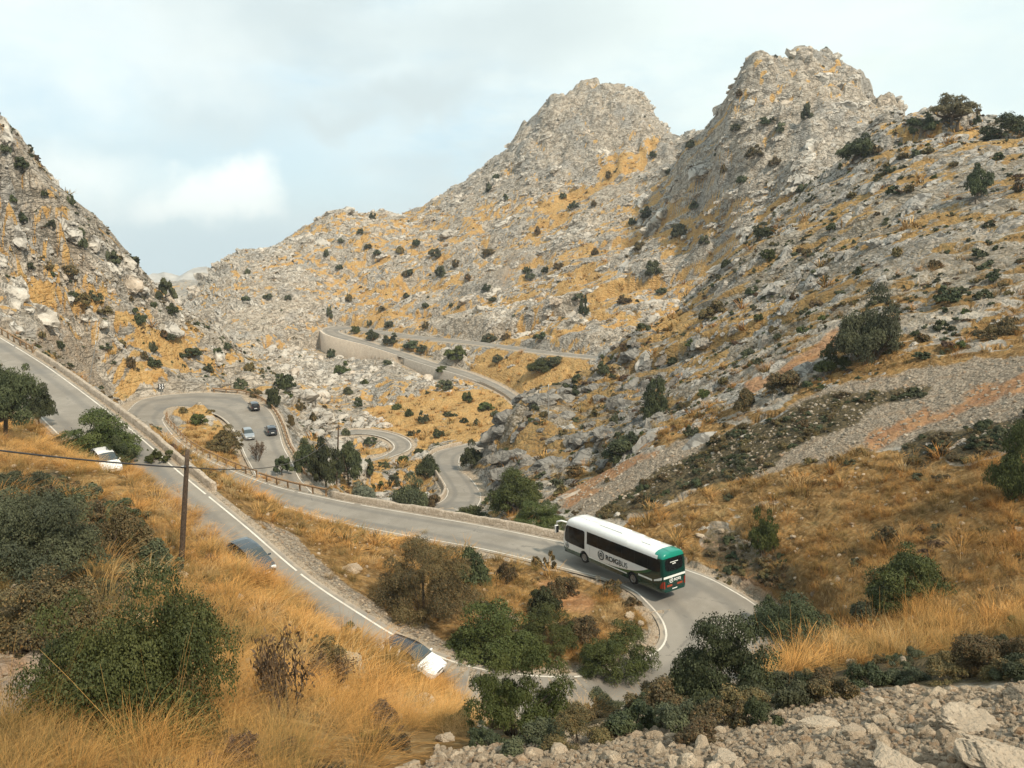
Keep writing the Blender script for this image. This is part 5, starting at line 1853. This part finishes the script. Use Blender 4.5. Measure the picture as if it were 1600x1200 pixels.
plant('shrub', B, 'brown bush against the cream wall of the S bend', 672, 792, 40, 36, 'loose', 3, G2, 100, 150)
plant('shrub', B, 'slender dark tree like bush in the yellow gully', 576, 742, 22, 34, 'dome', 0, G2, 100, 200)
plant('tree', 'tree', 'small pine like tree at the end of the hairpin', 443, 744, 30, 38, 'tree', 0, None, 90, 130)
plant('shrub', B, 'dark red brown bush on the island inside the hairpin', 352, 706, 72, 48, 'loose', 3, G2, 100, 150)
plant('shrub', B, 'reddish dry bush at the lower end of the hairpin island', 402, 722, 52, 46, 'dry', 0, G2, 95, 140)
plant('shrub', B, 'green round bush at the top of the hairpin island', 311, 664, 28, 24, 'dome', 2, G2, 110, 160)
plant('shrub', B, 'small brown bush at the upper tip of the hairpin island', 286, 645, 16, 11, 'dome', 3, G2, 120, 170)
plant('shrub', B, 'dark bush at the end of the upper road parapet', 248, 722, 44, 32, 'loose', 2, G2, 62, 110)
plant('shrub', B, 'dark bush behind the bend sign', 243, 600, 26, 18, 'dome', 0, G2, 166, 210)
plant('shrub', B, 'dark green bush on the boulders above the black car', 445, 606, 46, 32, 'dome', 0, G2, 140, 210)
plant('shrub', B, 'dark leafy bush beside the rail right of the black car', 428, 636, 28, 44, 'dome', 0, G2, 130, 200)
plant('shrub', B, 'green bush on the boulders above the rail', 376, 610, 28, 24, 'dome', 1, G2, 140, 210)
plant('tree', 'tree', 'lone pine in the gap between the two mountains', 262, 475, 30, 44, 'tree', 1, None, 150, 260)
plant('shrub', B, 'dark bush under the lone pine', 270, 490, 22, 20, 'dome', 0, None, 150, 260)
plant('shrub', B, 'dark narrow bush in the left rock wall', 219, 505, 22, 34, 'upright', 0, None, 130, 230)
plant('shrub', B, 'dark bush high on the left ridge', 31, 260, 30, 22, 'dome', 0, None, 120, 230)
plant('shrub', B, 'grey bush near the foot of the left ridge', 174, 412, 32, 26, 'dome', 1, None, 120, 230)
plant('shrub', B, 'bush overhanging the sky on the left ridge', 209, 411, 20, 14, 'dome', 0, None, 120, 240)
plant('shrub', B, 'small bush on the skyline of the left ridge', 112, 320, 14, 16, 'dome', 0, None, 120, 240)
plant('shrub', B, 'dark bush in the rocks left of the upper road rail', 95, 545, 12, 14, 'upright', 0, None, 100, 200)
# grass verge along the rail in front of the hairpin and further single shrubs seen on the slopes
L_far = [(1020, 432, 26, 32), (905, 470, 24, 14), (912, 492, 18, 36), (975, 474, 26, 14), (1034, 458, 18, 12), (1060, 370, 30, 26), (1100, 382, 20, 16), (1085, 325, 18, 13), (1010, 340, 24, 20), (988, 350, 16, 14), (1000, 392, 22, 18), (930, 398, 14, 12), (897, 325, 20, 13), (950, 278, 12, 12), (1020, 245, 14, 12), (880, 310, 12, 10), (928, 322, 12, 10), (840, 365, 12, 14), (764, 300, 14, 16), (775, 280, 12, 10), (763, 398, 26, 12), (680, 402, 26, 16), (690, 432, 16, 18), (712, 418, 14, 14), (824, 425, 16, 12), (873, 422, 20, 14), (828, 435, 22, 10), (852, 425, 14, 10), (760, 455, 18, 12), (770, 470, 14, 9), (665, 480, 14, 8), (732, 437, 16, 12), (790, 312, 14, 10), (650, 383, 18, 10), (640, 430, 20, 12), (688, 430, 18, 18), (625, 395, 14, 12), (563, 365, 12, 9), (582, 342, 14, 10), (530, 420, 14, 9), (510, 400, 10, 12), (533, 378, 10, 7), (575, 388, 14, 8), (590, 398, 16, 8), (636, 430, 18, 10), (545, 470, 14, 12), (515, 497, 12, 22), (598, 485, 16, 8), (635, 465, 14, 8), (420, 466, 22, 9), (385, 470, 18, 8), (387, 428, 10, 9), (450, 468, 12, 8), (578, 508, 10, 9), (608, 512, 20, 14), (665, 512, 14, 12), (765, 535, 30, 16), (790, 530, 20, 12), (845, 528, 28, 12), (705, 478, 10, 7), (1290, 330, 20, 16), (1255, 300, 24, 14), (1180, 245, 30, 20), (1210, 260, 22, 16), (1150, 200, 18, 12), (1195, 195, 20, 14), (1260, 185, 18, 26), (1220, 205, 16, 14), (1155, 150, 14, 10), (1110, 160, 14, 10), (1160, 285, 18, 14), (1045, 270, 12, 10), (1080, 230, 18, 12), (1130, 270, 12, 14)]
for x_, y_, w_, h_ in L_far:
    plant('shrub', B, 'small dark shrub dotted over the pale rock slopes of the central mountain', x_, y_, w_ * 1.1, h_ * 1.15, 'dome', random.choice((0, 1, 1, 3)), 'shrubs on the central mountain', 225, 900, parts=False)
L_road = [(712, 562, 44, 28), (845, 580, 60, 28), (868, 570, 34, 20), (778, 565, 24, 16), (610, 536, 34, 22), (582, 530, 30, 20), (556, 520, 22, 16), (645, 545, 40, 18), (660, 548, 26, 14), (535, 583, 30, 24), (518, 560, 18, 18), (604, 570, 22, 12), (695, 608, 36, 22), (730, 628, 24, 22), (662, 660, 22, 24), (685, 682, 26, 16), (620, 640, 18, 14), (560, 635, 18, 22), (545, 615, 16, 14), (570, 600, 16, 10), (640, 650, 18, 14), (645, 680, 18, 12), (760, 640, 34, 16), (775, 650, 20, 12), (725, 660, 16, 10), (745, 665, 16, 14), (700, 650, 18, 12), (690, 585, 24, 16), (540, 680, 16, 14), (580, 692, 28, 14), (600, 730, 22, 12), (630, 725, 26, 20), (655, 712, 24, 16), (615, 760, 26, 24), (590, 770, 30, 24)]
for x_, y_, w_, h_ in L_road:
    plant('shrub', B, 'dark green shrub on the slopes around the far road loops', x_, y_, w_, h_, 'dome', random.choice((0, 1, 0, 2)), 'shrubs around the far road loops', 120, 600, parts=False)
L_right = [(1165, 345, 40, 18), (1195, 370, 50, 26), (1135, 420, 24, 20), (1120, 490, 44, 30), (1105, 500, 40, 24), (1175, 460, 26, 18), (1240, 470, 18, 14), (1290, 440, 18, 14), (1200, 405, 26, 22), (1260, 400, 22, 14), (1185, 500, 18, 12), (1220, 490, 16, 12), (1215, 530, 18, 12), (1250, 520, 16, 12), (1285, 500, 16, 10), (1340, 430, 18, 16), (1400, 400, 20, 16), (1460, 420, 24, 18), (1500, 460, 30, 14), (1550, 440, 22, 18), (1420, 300, 18, 14), (1390, 270, 18, 12), (1410, 250, 24, 14), (1370, 240, 20, 14), (1450, 240, 18, 12), (1560, 250, 18, 12), (1590, 300, 16, 16), (1490, 260, 14, 10), (1330, 310, 18, 12), (1300, 360, 20, 14), (1080, 540, 24, 16), (1050, 570, 20, 14), (1100, 620, 26, 18), (1130, 600, 20, 14), (960, 560, 18, 12), (930, 650, 20, 14), (880, 680, 20, 12), (850, 650, 16, 12), (960, 660, 20, 16), (990, 600, 20, 14), (1080, 680, 30, 22), (900, 740, 40, 20), (870, 760, 30, 18), (1440, 560, 30, 14), (1500, 555, 26, 16), (1540, 545, 30, 14)]
for x_, y_, w_, h_ in L_right:
    plant('shrub', B, 'dark olive shrub wedged in the crags of the right rock face', x_, y_, w_, h_, 'dome', random.choice((0, 1, 3, 3, 2)), 'shrubs in the right rock face', 85, 230, parts=False)
L_left = [(75, 420, 20, 12), (45, 420, 22, 14), (110, 430, 28, 22), (130, 475, 30, 22), (150, 470, 24, 18), (165, 490, 24, 14), (115, 465, 16, 14), (130, 385, 16, 18), (125, 365, 16, 14), (80, 355, 18, 12), (35, 345, 20, 16), (70, 305, 12, 10), (10, 240, 16, 12), (20, 310, 14, 12), (240, 480, 14, 10), (205, 470, 12, 10), (265, 530, 26, 14), (300, 555, 34, 16), (255, 525, 18, 12), (340, 555, 18, 14), (240, 550, 16, 18), (225, 560, 14, 16), (205, 575, 16, 20), (190, 540, 14, 10), (165, 545, 22, 10), (325, 580, 22, 14), (355, 545, 18, 12), (390, 580, 20, 18), (415, 560, 22, 18), (425, 545, 20, 14), (400, 620, 24, 16), (470, 640, 20, 22), (490, 660, 18, 20), (455, 665, 16, 26), (500, 620, 20, 14), (480, 580, 20, 14), (505, 650, 16, 18), (520, 640, 16, 14), (65, 525, 14, 10), (70, 560, 16, 12), (110, 575, 12, 9)]
for x_, y_, w_, h_ in L_left:
    plant('shrub', B, 'dark or dry shrub clinging to the rocks of the left ridge', x_, y_, w_, h_, 'dome', random.choice((0, 3, 3, 1)), 'shrubs on the left ridge', 110, 240, parts=False)
L_fg = [(760, 1168, 80, 34), (830, 1178, 90, 44), (905, 1170, 110, 56), (985, 1150, 100, 54), (1060, 1148, 90, 52), (1130, 1140, 100, 60), (1195, 1138, 70, 52), (1240, 1110, 80, 52), (1300, 1098, 80, 44), (1360, 1078, 70, 40), (1420, 1070, 70, 34), (1480, 1068, 70, 34), (720, 1140, 60, 34), (940, 1120, 70, 40), (1020, 1110, 80, 40), (1600, 1058, 60, 44), (1180, 1100, 60, 40), (860, 1130, 60, 34)]
for q_, (x_, y_, w_, h_) in enumerate(L_fg):
    plant('shrub', B, 'low dark cushion shrub in the row above the foreground rubble', x_, y_ - 4, w_, h_, 'cushion', (0, 1, 3)[q_ % 3], 'cushion shrubs above the rubble', 8, 30)
plant('shrub', B, 'reddish brown cushion shrub in the foreground rubble', 1090, 1162, 95, 34, 'cushion', 3, None, 8, 30)

# ---------------------------------------------------------------- boulders
EXTRA = []


def rock_mesh(seed, sub=4, flatn=.7):
    key = ('r', seed, sub)
    if key in _mesh:
        return _mesh[key]
    bm = bmesh.new()
    bmesh.ops.create_icosphere(bm, subdivisions=sub, radius=1)
    v = np.array([x.co[:] for x in bm.verts])
    r = np.random.default_rng(seed)
    d = np.ones(len(v))
    for _ in range(9):                                             # broken faces
        nn = rv(1, r)[0]
        lim = r.uniform(.55, .85)
        s = v @ nn
        v = v - np.outer(np.maximum(s - lim, 0) * .92, nn)
    hh, cr = facets(v[:, 0] * 1.6 + v[:, 2] + 9, v[:, 1] * 1.6 - v[:, 2] * .7 + 5, seed)
    h2_, c2_ = facets(v[:, 0] * 4 + v[:, 2] * 2 + 3, v[:, 1] * 3 - v[:, 2] * 3.3 + 5, seed + 7)
    d = 1 + .16 * hh - .10 * np.exp(-cr / .08) + .10 * fbm(v[:, 0] * 3 + v[:, 2] * 2, v[:, 1] * 3 - v[:, 2], seed, 5, .6) + .07 * h2_ - .05 * np.exp(-c2_ / .1)
    v = v * d[:, None] * np.array([1, .8, flatn])
    for x, c in zip(bm.verts, v):
        x.co = c
    me = bpy.data.meshes.new('boulder')
    bm.to_mesh(me)
    bm.free()
    me.materials.append(M_ROCK)
    _mesh[key] = me
    return me


def boulder(label, px, py, w, h, dmin=3.7, group='pale rocks by the road and in the rubble', lift=.12):
    p = hit(px, py, dmin)
    if p is None:
        return
    k = p.length / F_PX * (.72 if p.length < 16 else 1)
    o = bpy.data.objects.new('boulder', rock_mesh(random.randrange(5), 5))
    COL.objects.link(o)
    o.location = p + Vector((0, 0, h * k * lift))
    o.scale = (w * k / 2 * 1.05, w * k / 2, h * k / 1.35)
    o.rotation_euler = (random.uniform(-.2, .2), random.uniform(-.2, .2), random.uniform(0, 6.28))
    tag(o, label, 'rock', group)


boulder('pale rock at the grassy road edge left of the white car', 545, 1045, 62, 44)
boulder('flat pale rock in the grass of the middle strip', 548, 893, 34, 22, 40)
boulder('pale rock in the grass below the white car', 655, 1106, 46, 30)
boulder('smaller pale rock right of the one below the white car', 698, 1108, 34, 22)
boulder('large layered rock at the bottom right corner', 1570, 1198, 150, 60)
boulder('broad rock rising from the rubble near the right edge', 1530, 1140, 120, 40)
boulder('dark rock on the rubble crest at the right edge', 1590, 1092, 66, 46)
boulder('pale slab at the end of the cushion shrubs', 1280, 1140, 90, 34)
boulder('orange tinged rock at the bottom, left of the corner rock', 1400, 1202, 110, 44)
boulder('narrow white stone at the edge of the rubble slab', 1252, 1128, 24, 30)
boulder('pale stone at the left end of the rubble', 694, 1158, 30, 22)
boulder('rock in the rubble under the cushion shrubs', 1330, 1150, 70, 30)
boulder('rock at the bottom edge in the middle of the rubble', 1130, 1192, 60, 36)
for x_, y_ in ((596, 1046), (612, 1050), (628, 1056), (645, 1062), (662, 1068), (676, 1074), (604, 1056), (636, 1068), (655, 1076), (360, 896), (376, 904), (392, 912), (352, 886), (404, 916)):
    p = hit(x_, y_, 24, 48)
    if p is not None:
        EXTRA.append(tuple(p))
for x_ in list(range(30, 700, 9)) + list(range(120, 215, 5)) + list(range(590, 690, 7)):
    p = hit(x_, 8 + float(np.interp(x_, [30, 60, 150, 230, 290, 340, 430, 520, 600, 690], [655, 670, 716, 750, 800, 858, 914, 1000, 1046, 1090])), 24, 72)
    if p is not None:
        EXTRA.append(tuple(p))
for x_, y_, w_, h_ in ((725, 1037, 14, 9), (741, 1042, 12, 8), (700, 1030, 9, 6), (762, 1046, 10, 7), (935, 905, 14, 9), (880, 914, 16, 9), (900, 912, 9, 6), (985, 965, 18, 12), (1002, 975, 12, 9), (1010, 955, 9, 7), (945, 1040, 12, 8), (925, 1046, 10, 7), (960, 1036, 9, 6), (880, 1048, 14, 8), (600, 975, 10, 7), (575, 955, 9, 6), (1240, 840, 10, 6), (1095, 838, 16, 7), (1125, 830, 14, 8), (1270, 930, 10, 8), (1320, 950, 10, 8)):
    boulder('small pale stone lying beside the road kerb', x_, y_, w_, h_, 38, 'stones along the kerbs')

# ---------------------------------------------------------------- ground cover that nobody could count
cm = np.maximum.accumulate(TT, axis=0)
VIS = TT >= np.concatenate([cm[:1], cm[:-1]]) - 1.3 / YY
PX2, PY2 = pix(Ug[None, :].repeat(NW, 0), TT)
VIS &= (PX2 > -160) & (PX2 < 1760) & (PY2 < 1300)
DY, DX = np.gradient(Yg)[:, None].astype(np.float32), YY * (Ug[1] - Ug[0])
AREA = (DY * DX).astype(np.float32)


def scatter(name, dens, protos, smin, smax, seed, tilt=.15, sink=.0, kind='stuff', dip=0.0, strike=None, embed=0.0, extra=None):
    r = np.random.default_rng(seed)
    lam = np.where(VIS, dens * AREA, 0)
    k = np.where(r.random(lam.shape) < lam, 1, 0)
    ii, jj = np.nonzero(k)
    n = len(ii)
    a, b = r.random(n), r.random(n)
    i1, j1 = np.minimum(ii + 1, NW - 1), np.minimum(jj + 1, NU - 1)
    x = XX[ii, jj] * (1 - a) + XX[i1, j1] * a
    y = YY[ii, jj] * (1 - a) + YY[i1, j1] * a
    z = ZZ[ii, jj] * (1 - a) + ZZ[i1, j1] * a
    P = np.stack([x, y, z - sink], -1)
    s = r.uniform(smin, smax, n) * (1 + .25 * r.normal(size=n)).clip(.6, 1.6)
    if extra:
        for e_ in extra:
            q_ = np.array(e_) + np.concatenate([r.normal(0, .45, (9, 2)), np.zeros((9, 1))], 1)
            P = np.concatenate([P, q_])
            s = np.concatenate([s, r.uniform(.9, 1.35, 9)])
        n = len(P)
    P[:, 2] -= s * embed
    me = bpy.data.meshes.new(name)
    me.vertices.add(n)
    me.vertices.foreach_set('co', P.astype(np.float32).ravel())
    rot = np.stack([r.normal(0, tilt, n), r.normal(0, tilt, n), r.uniform(0, 6.28, n) if strike is None else r.normal(strike, .35, n) + np.pi * r.integers(0, 2, n) * 0], -1)
    rot[:, 1] += dip
    P[:, 2] -= 0
    for nm, tp, arr, key in (('scl', 'FLOAT', s, 'value'), ('rot', 'FLOAT_VECTOR', rot, 'vector')):
        at_ = me.attributes.new(nm, tp, 'POINT')
        at_.data.foreach_set(key, arr.astype(np.float32).ravel())
    o = bpy.data.objects.new(name, me)
    COL.objects.link(o)
    pc = bpy.data.collections.new(name + '_kinds')
    for q in protos:
        pc.objects.link(q)
    ng = bpy.data.node_groups.new(name, 'GeometryNodeTree')
    ng.interface.new_socket('Geometry', in_out='INPUT', socket_type='NodeSocketGeometry')
    ng.interface.new_socket('Geometry', in_out='OUTPUT', socket_type='NodeSocketGeometry')
    N_, L_ = ng.nodes, ng.links
    gi, go = N_.new('NodeGroupInput'), N_.new('NodeGroupOutput')
    iop, ci = N_.new('GeometryNodeInstanceOnPoints'), N_.new('GeometryNodeCollectionInfo')
    ci.inputs['Collection'].default_value = pc
    ci.inputs['Separate Children'].default_value = True
    ci.inputs['Reset Children'].default_value = True
    iop.inputs['Pick Instance'].default_value = True
    a1, a2 = N_.new('GeometryNodeInputNamedAttribute'), N_.new('GeometryNodeInputNamedAttribute')
    a1.data_type, a2.data_type = 'FLOAT', 'FLOAT_VECTOR'
    a1.inputs['Name'].default_value, a2.inputs['Name'].default_value = 'scl', 'rot'
    L_.new(gi.outputs[0], iop.inputs['Points'])
    L_.new(ci.outputs[0], iop.inputs['Instance'])
    L_.new(a1.outputs['Attribute'], iop.inputs['Scale'])
    L_.new(a2.outputs['Attribute'], iop.inputs['Rotation'])
    L_.new(iop.outputs[0], go.inputs[0])
    md = o.modifiers.new('cover', 'NODES')
    md.node_group = ng
    o['kind'] = kind
    return n


def unlink(o):
    COL.objects.unlink(o)
    return o


def tuft(seed, n, w, h, spread, droop, segs=3, mat=None):
    r = np.random.default_rng(seed)
    V, f, tone = [], [], []
    for k in range(n):
        a = r.uniform(0, 2 * math.pi)
        rad = spread * .25 * math.sqrt(r.random())
        b = np.array([math.cos(a) * rad, math.sin(a) * rad, -.04])
        a2 = a + r.normal(0, .5)
        out = np.array([math.cos(a2), math.sin(a2), 0])
        L = h * r.uniform(.55, 1.15)
        lean = r.uniform(.1, .6) * spread
        side = np.array([-out[1], out[0], 0]) * math.cos(1) + np.array([0, 0, .2])
        i0 = len(V)
        for q in range(segs + 1):
            t = q / segs
            p = b + out * lean * L * (t + droop * t * t) + np.array([0, 0, L * (t - droop * .42 * t * t * (1 + lean))])
            ww = w * (1 - .75 * t)
            V += [p - side * ww / 2, p + side * ww / 2]
        tj = r.uniform(-.15, .15)
        for q in range(segs):
            f.append((i0 + 2 * q, i0 + 2 * q + 1, i0 + 2 * q + 3, i0 + 2 * q + 2))
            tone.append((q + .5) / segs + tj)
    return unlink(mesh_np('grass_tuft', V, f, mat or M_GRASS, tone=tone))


wide_g = GRASS * (1 - ROADM) * (1 - .85 * SCREE) * (1 - .8 * SOIL)
clump = fbm(XX / 2.6, YY / 2.6, 301, 3)
clump2 = fbm(XX / 7, YY / 7, 305, 3)
gk = sstep(wide_g + clump * .65 + clump2 * .45, .5, .9) * (1 - .75 * HEATH)
cnt = {}
cnt['a'] = scatter('dry_grass', np.where(YY < 20, 7.5, 0) * gk, [tuft(s, 130, .006, .75, 1.15, .75, 4) for s in range(4)], .45, 1.1, 1)
cnt['b'] = scatter('dry_grass', np.where((YY >= 20) & (YY < 60), 3.4, 0) * gk, [tuft(s + 10, 75, .018, .85, 1.15, .7, 3) for s in range(4)], .45, 1.25, 2, extra=EXTRA)
cnt['c'] = scatter('dry_grass', np.where((YY >= 60) & (YY < 130), 1.05, 0) * gk, [tuft(s + 20, 46, .05, .9, 1.25, .6, 2) for s in range(3)], .55, 1.35, 3)
cnt['d'] = scatter('dry_grass', np.where((YY >= 130) & (YY < 560), .055, 0) * COVER_G * sstep(GRASS + patch2 * .3, .25, .6), [tuft(s + 30, 24, .16, .95, 1.5, .4, 2) for s in range(3)], .9, 1.9, 4)
cnt['e'] = scatter('straw_stalks', np.where(YY < 40, .5, 0) * gk * sstep(clump2, -.1, .3), [tuft(s + 40, 9, .012, 1.5, .5, .25, 4) for s in range(3)], .7, 1.2, 5)


def cushion_proto(seed, mat, lod):
    me, c, cr = crown_mesh('cushion', lod, seed, mat)
    o = bpy.data.objects.new('low_scrub', me)
    o.scale = (1, 1, .8)
    return o


hk = sstep(HEATH + clump * .3, .5, .8) * (1 - ROADM)
cnt['f'] = scatter('low_scrub', np.where(YY < 27, .9, 0) * hk, [cushion_proto(s, m_, 'mid') for s, m_ in ((0, M_FOL[0]), (1, M_FOL[1]), (2, M_FOL[3]))], .28, .55, 6, .1, .05)
cnt['g'] = scatter('low_scrub', np.where((YY >= 27) & (YY < 60), 1.5, 0) * hk, [cushion_proto(s, m_, 'small') for s, m_ in ((0, M_FOL[0]), (1, M_FOL[1]), (2, M_FOL[3]))], .4, .85, 7, .1, .05)
cnt['h'] = scatter('low_scrub', np.where((YY >= 60) & (YY < 120), .62, 0) * hk, [cushion_proto(s, m_, 'small') for s, m_ in ((0, M_FOL[0]), (1, M_FOL[1]), (2, M_FOL[3]), (3, M_FOL[3]))], .5, .95, 8, .1, .08)
mk = sstep(fbm(sa / 9, sb / 6, 331, 3) + .5 * CRK, .0, .5) * (1 - ROADM) * (1 - SCREE)
cnt['i'] = scatter('low_scrub', np.where((YY >= 85) & (YY < 230), .022, np.where(YY >= 230, .0075, 0)) * mk, [cushion_proto(s, m_, 'tiny') for s, m_ in ((0, M_FOL[0]), (1, M_FOL[1]), (2, M_FOL[3]), (3, M_FOL[3]))], .45, 1.2, 9, .1, .1)


def stone_proto(seed, mat, sub=2):
    o = bpy.data.objects.new('stone', rock_mesh(20 + seed, sub))
    o.data.materials.clear()
    o.data.materials.append(mat)
    return o


stones = [stone_proto(s, M_GRAVEL) for s in range(4)]
sk = sstep(SCREE + clump * .3, .35, .7)
cnt['j'] = scatter('rubble', np.where(YY < 17, 130, 0) * sk, stones, .022, .06, 10, .5, -.005)
cnt['k'] = scatter('rubble', np.where(YY < 17, 7, 0) * sk, stones, .07, .15, 11, .5, -.01)
cnt['l'] = scatter('rubble', np.where((YY >= 50) & (YY < 120), 2.2, 0) * sk, [stone_proto(70 + s, M_GRAVEL2) for s in range(4)], .06, .24, 12, .5, -.01)
cnt['m'] = scatter('rubble', np.where((YY >= 38) & (YY < 62), 7, 0) * sstep(np.maximum(ROADM * (er > .55), SCREE), .3, .8), stones, .03, .11, 13, .5, -.01)
cnt['b'] += scatter('rubble', np.where(YY < 24, 14, 0) * sstep(SOIL, .2, .4) * (PXg < 140), stones, .02, .09, 18, .5, -.01)
cnt['q'] = scatter('straw_stalks', np.where((YY >= 14) & (YY < 34), .9, 0) * (PXg > 1100) * sstep(GRASS, .5, .8), [tuft(s + 50, 7, .014, 1.35, .45, .2, 4) for s in range(3)], .8, 1.3, 19)
cnt['n'] = scatter('rubble', np.where((YY >= 17) & (YY < 75), .5, 0) * gk, stones, .05, .2, 14, .5, -.02)
brown = [cushion_proto(s, m_, 'small') for s, m_ in ((0, M_FOL[3]), (1, M_FOL[3]), (2, M_FOL[1]), (3, M_DRYL))]
cnt['o'] = scatter('low_scrub', np.where((YY >= 30) & (YY < 80), .11, 0) * sstep(GRASS, .6, .9) * (1 - ROADM) * sstep(fbm(XX / 8, YY / 8, 341, 3), -.1, .3), brown, .35, .8, 15, .1, .1)
cnt['o2'] = scatter('low_scrub', np.where((YY >= 8) & (YY < 30), .55, 0) * sstep(GRASS, .6, .9) * (1 - SCREE) * sstep(fbm(XX / 5, YY / 5, 343, 3), -.15, .25), [cushion_proto(s, m_, 'mid') for s, m_ in ((0, M_FOL[3]), (1, M_FOL[3]), (2, M_FOL[2]), (3, M_DRYL))], .25, .55, 17, .1, .1)
cnt['p'] = scatter('low_scrub', np.where((YY >= 85) & (YY < 240), .06, 0) * mk, brown, .35, .95, 16, .1, .12)


def crag_proto(seed, mat):
    o = stone_proto(seed, mat, 3)
    if not o.data.get('bedded'):
        v = np.empty(len(o.data.vertices) * 3, np.float32)
        o.data.vertices.foreach_get('co', v)
        v = v.reshape(-1, 3) * np.array([1.5, .85, .82], np.float32)
        v[:, 2] += .16 * np.round(fbm(v[:, 0] * 1.3, v[:, 1] * 1.3, seed, 3) * 3) / 1.5     # stepped beds
        o.data.vertices.foreach_set('co', v.ravel())
        o.data['bedded'] = True
    return o


crags = [crag_proto(40 + s, M_CRAG) for s in range(6)]
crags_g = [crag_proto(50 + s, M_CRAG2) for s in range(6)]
RK = (1 - .8 * inpoly(CLIFF_P) * (YY > 100) * (YY < 185)) * (1 - ROADM) * (1 - sstep(SCREE, .3, .7)) * (1 - sstep(SOIL, .2, .5)) * np.where(er < 4.5 + .006 * YY, 0, 1) * (1 - .95 * sstep(GRASS, .62, .85))
R1 = RK * sstep(fbm(sa / 20, sb / 14, 351, 4) - .4 * COVER_G, -.35, .15)
for q_, (d0, d1, den, s0, s1) in enumerate(((230, 620, .0032, 4.2, 8.0), (85, 235, .015, 1.9, 3.6), (230, 620, .024, 1.8, 4.6), (230, 620, .24, .7, 1.9), (85, 235, .075, 1.0, 2.4), (85, 235, .55, .3, .95), (60, 110, .2, .2, .6))):
    if q_ in (3, 5):
        den = den * (.55 + .45 * sstep(patch, -.3, .2))
    lft = XX < -.33 * YY
    for s_, dip in ((1, -.42), (0, .4)):
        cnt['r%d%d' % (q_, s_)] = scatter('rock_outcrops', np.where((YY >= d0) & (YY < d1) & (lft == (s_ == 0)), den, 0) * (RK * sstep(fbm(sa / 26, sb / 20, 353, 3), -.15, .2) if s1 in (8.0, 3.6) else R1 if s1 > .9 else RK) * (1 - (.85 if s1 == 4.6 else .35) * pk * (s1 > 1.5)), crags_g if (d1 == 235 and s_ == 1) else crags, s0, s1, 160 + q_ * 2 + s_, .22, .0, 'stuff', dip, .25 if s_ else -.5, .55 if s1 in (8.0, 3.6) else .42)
CL = blur((inpoly(CLIFF_P) & (YY > 108) & (YY < 180)).astype(np.float32), kb) * (1 - ROADM) * (er > 3)
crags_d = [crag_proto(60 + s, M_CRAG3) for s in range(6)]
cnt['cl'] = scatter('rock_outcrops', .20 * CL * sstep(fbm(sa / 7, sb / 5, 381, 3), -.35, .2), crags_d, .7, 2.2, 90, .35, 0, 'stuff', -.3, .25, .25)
cnt['c2'] = scatter('low_scrub', .10 * CL, brown + [cushion_proto(1, M_FOL[0], 'small')], .5, 1.2, 93, .1, .1)
bank = sstep(HEATH, .35, .6) * (YY > 44) * (YY < 70) * (PXg > 1050) * (PXg < 1280) * (PYg < 985)
cnt['bk'] = scatter('low_scrub', .7 * bank * (1 - ROADM), brown, .25, .6, 94, .1, .08)
cnt['sc'] = scatter('low_scrub', np.where((YY >= 85) & (YY < 235) & (XX > -.1 * YY), .05, 0) * RK * sstep(fbm(sa / 11, sb / 8, 361, 4), -.05, .35), brown + [cushion_proto(1, M_FOL[0], 'small'), cushion_proto(2, M_FOL[1], 'small')], .5, 1.3, 91, .1, .12)
cnt['t'] = scatter('low_scrub', np.where((YY >= 85) & (YY < 240), .30, np.where((YY >= 240) & (YY < 620), .05, 0)) * RK * sstep(fbm(sa / 6, sb / 4, 371, 4) + .4 * CRK, -.1, .3) * (1 - .6 * pk), brown + [cushion_proto(1, M_FOL[1], 'tiny'), cushion_proto(2, M_FOL[0], 'tiny'), cushion_proto(3, M_FOL[2], 'tiny')], .25, .7, 92, .15, .08)
print('cover', cnt, 'plants', NPL)

# ---------------------------------------------------------------- the air
hz = MB().box((0, 0, (140 - 560) / 2), (9800, 9800, 700)).build('haze', None)
hz['kind'] = 'stuff'
hm = bpy.data.materials.new('haze')
hm.use_nodes = True
hm.node_tree.nodes.clear()
ho, hv = hm.node_tree.nodes.new('ShaderNodeOutputMaterial'), hm.node_tree.nodes.new('ShaderNodeVolumePrincipled')
hv.inputs['Color'].default_value = (.86, .93, 1, 1)
hv.inputs['Density'].default_value = .00013
hm.node_tree.links.new(hv.outputs[0], ho.inputs['Volume'])
hz.data.materials.append(hm)
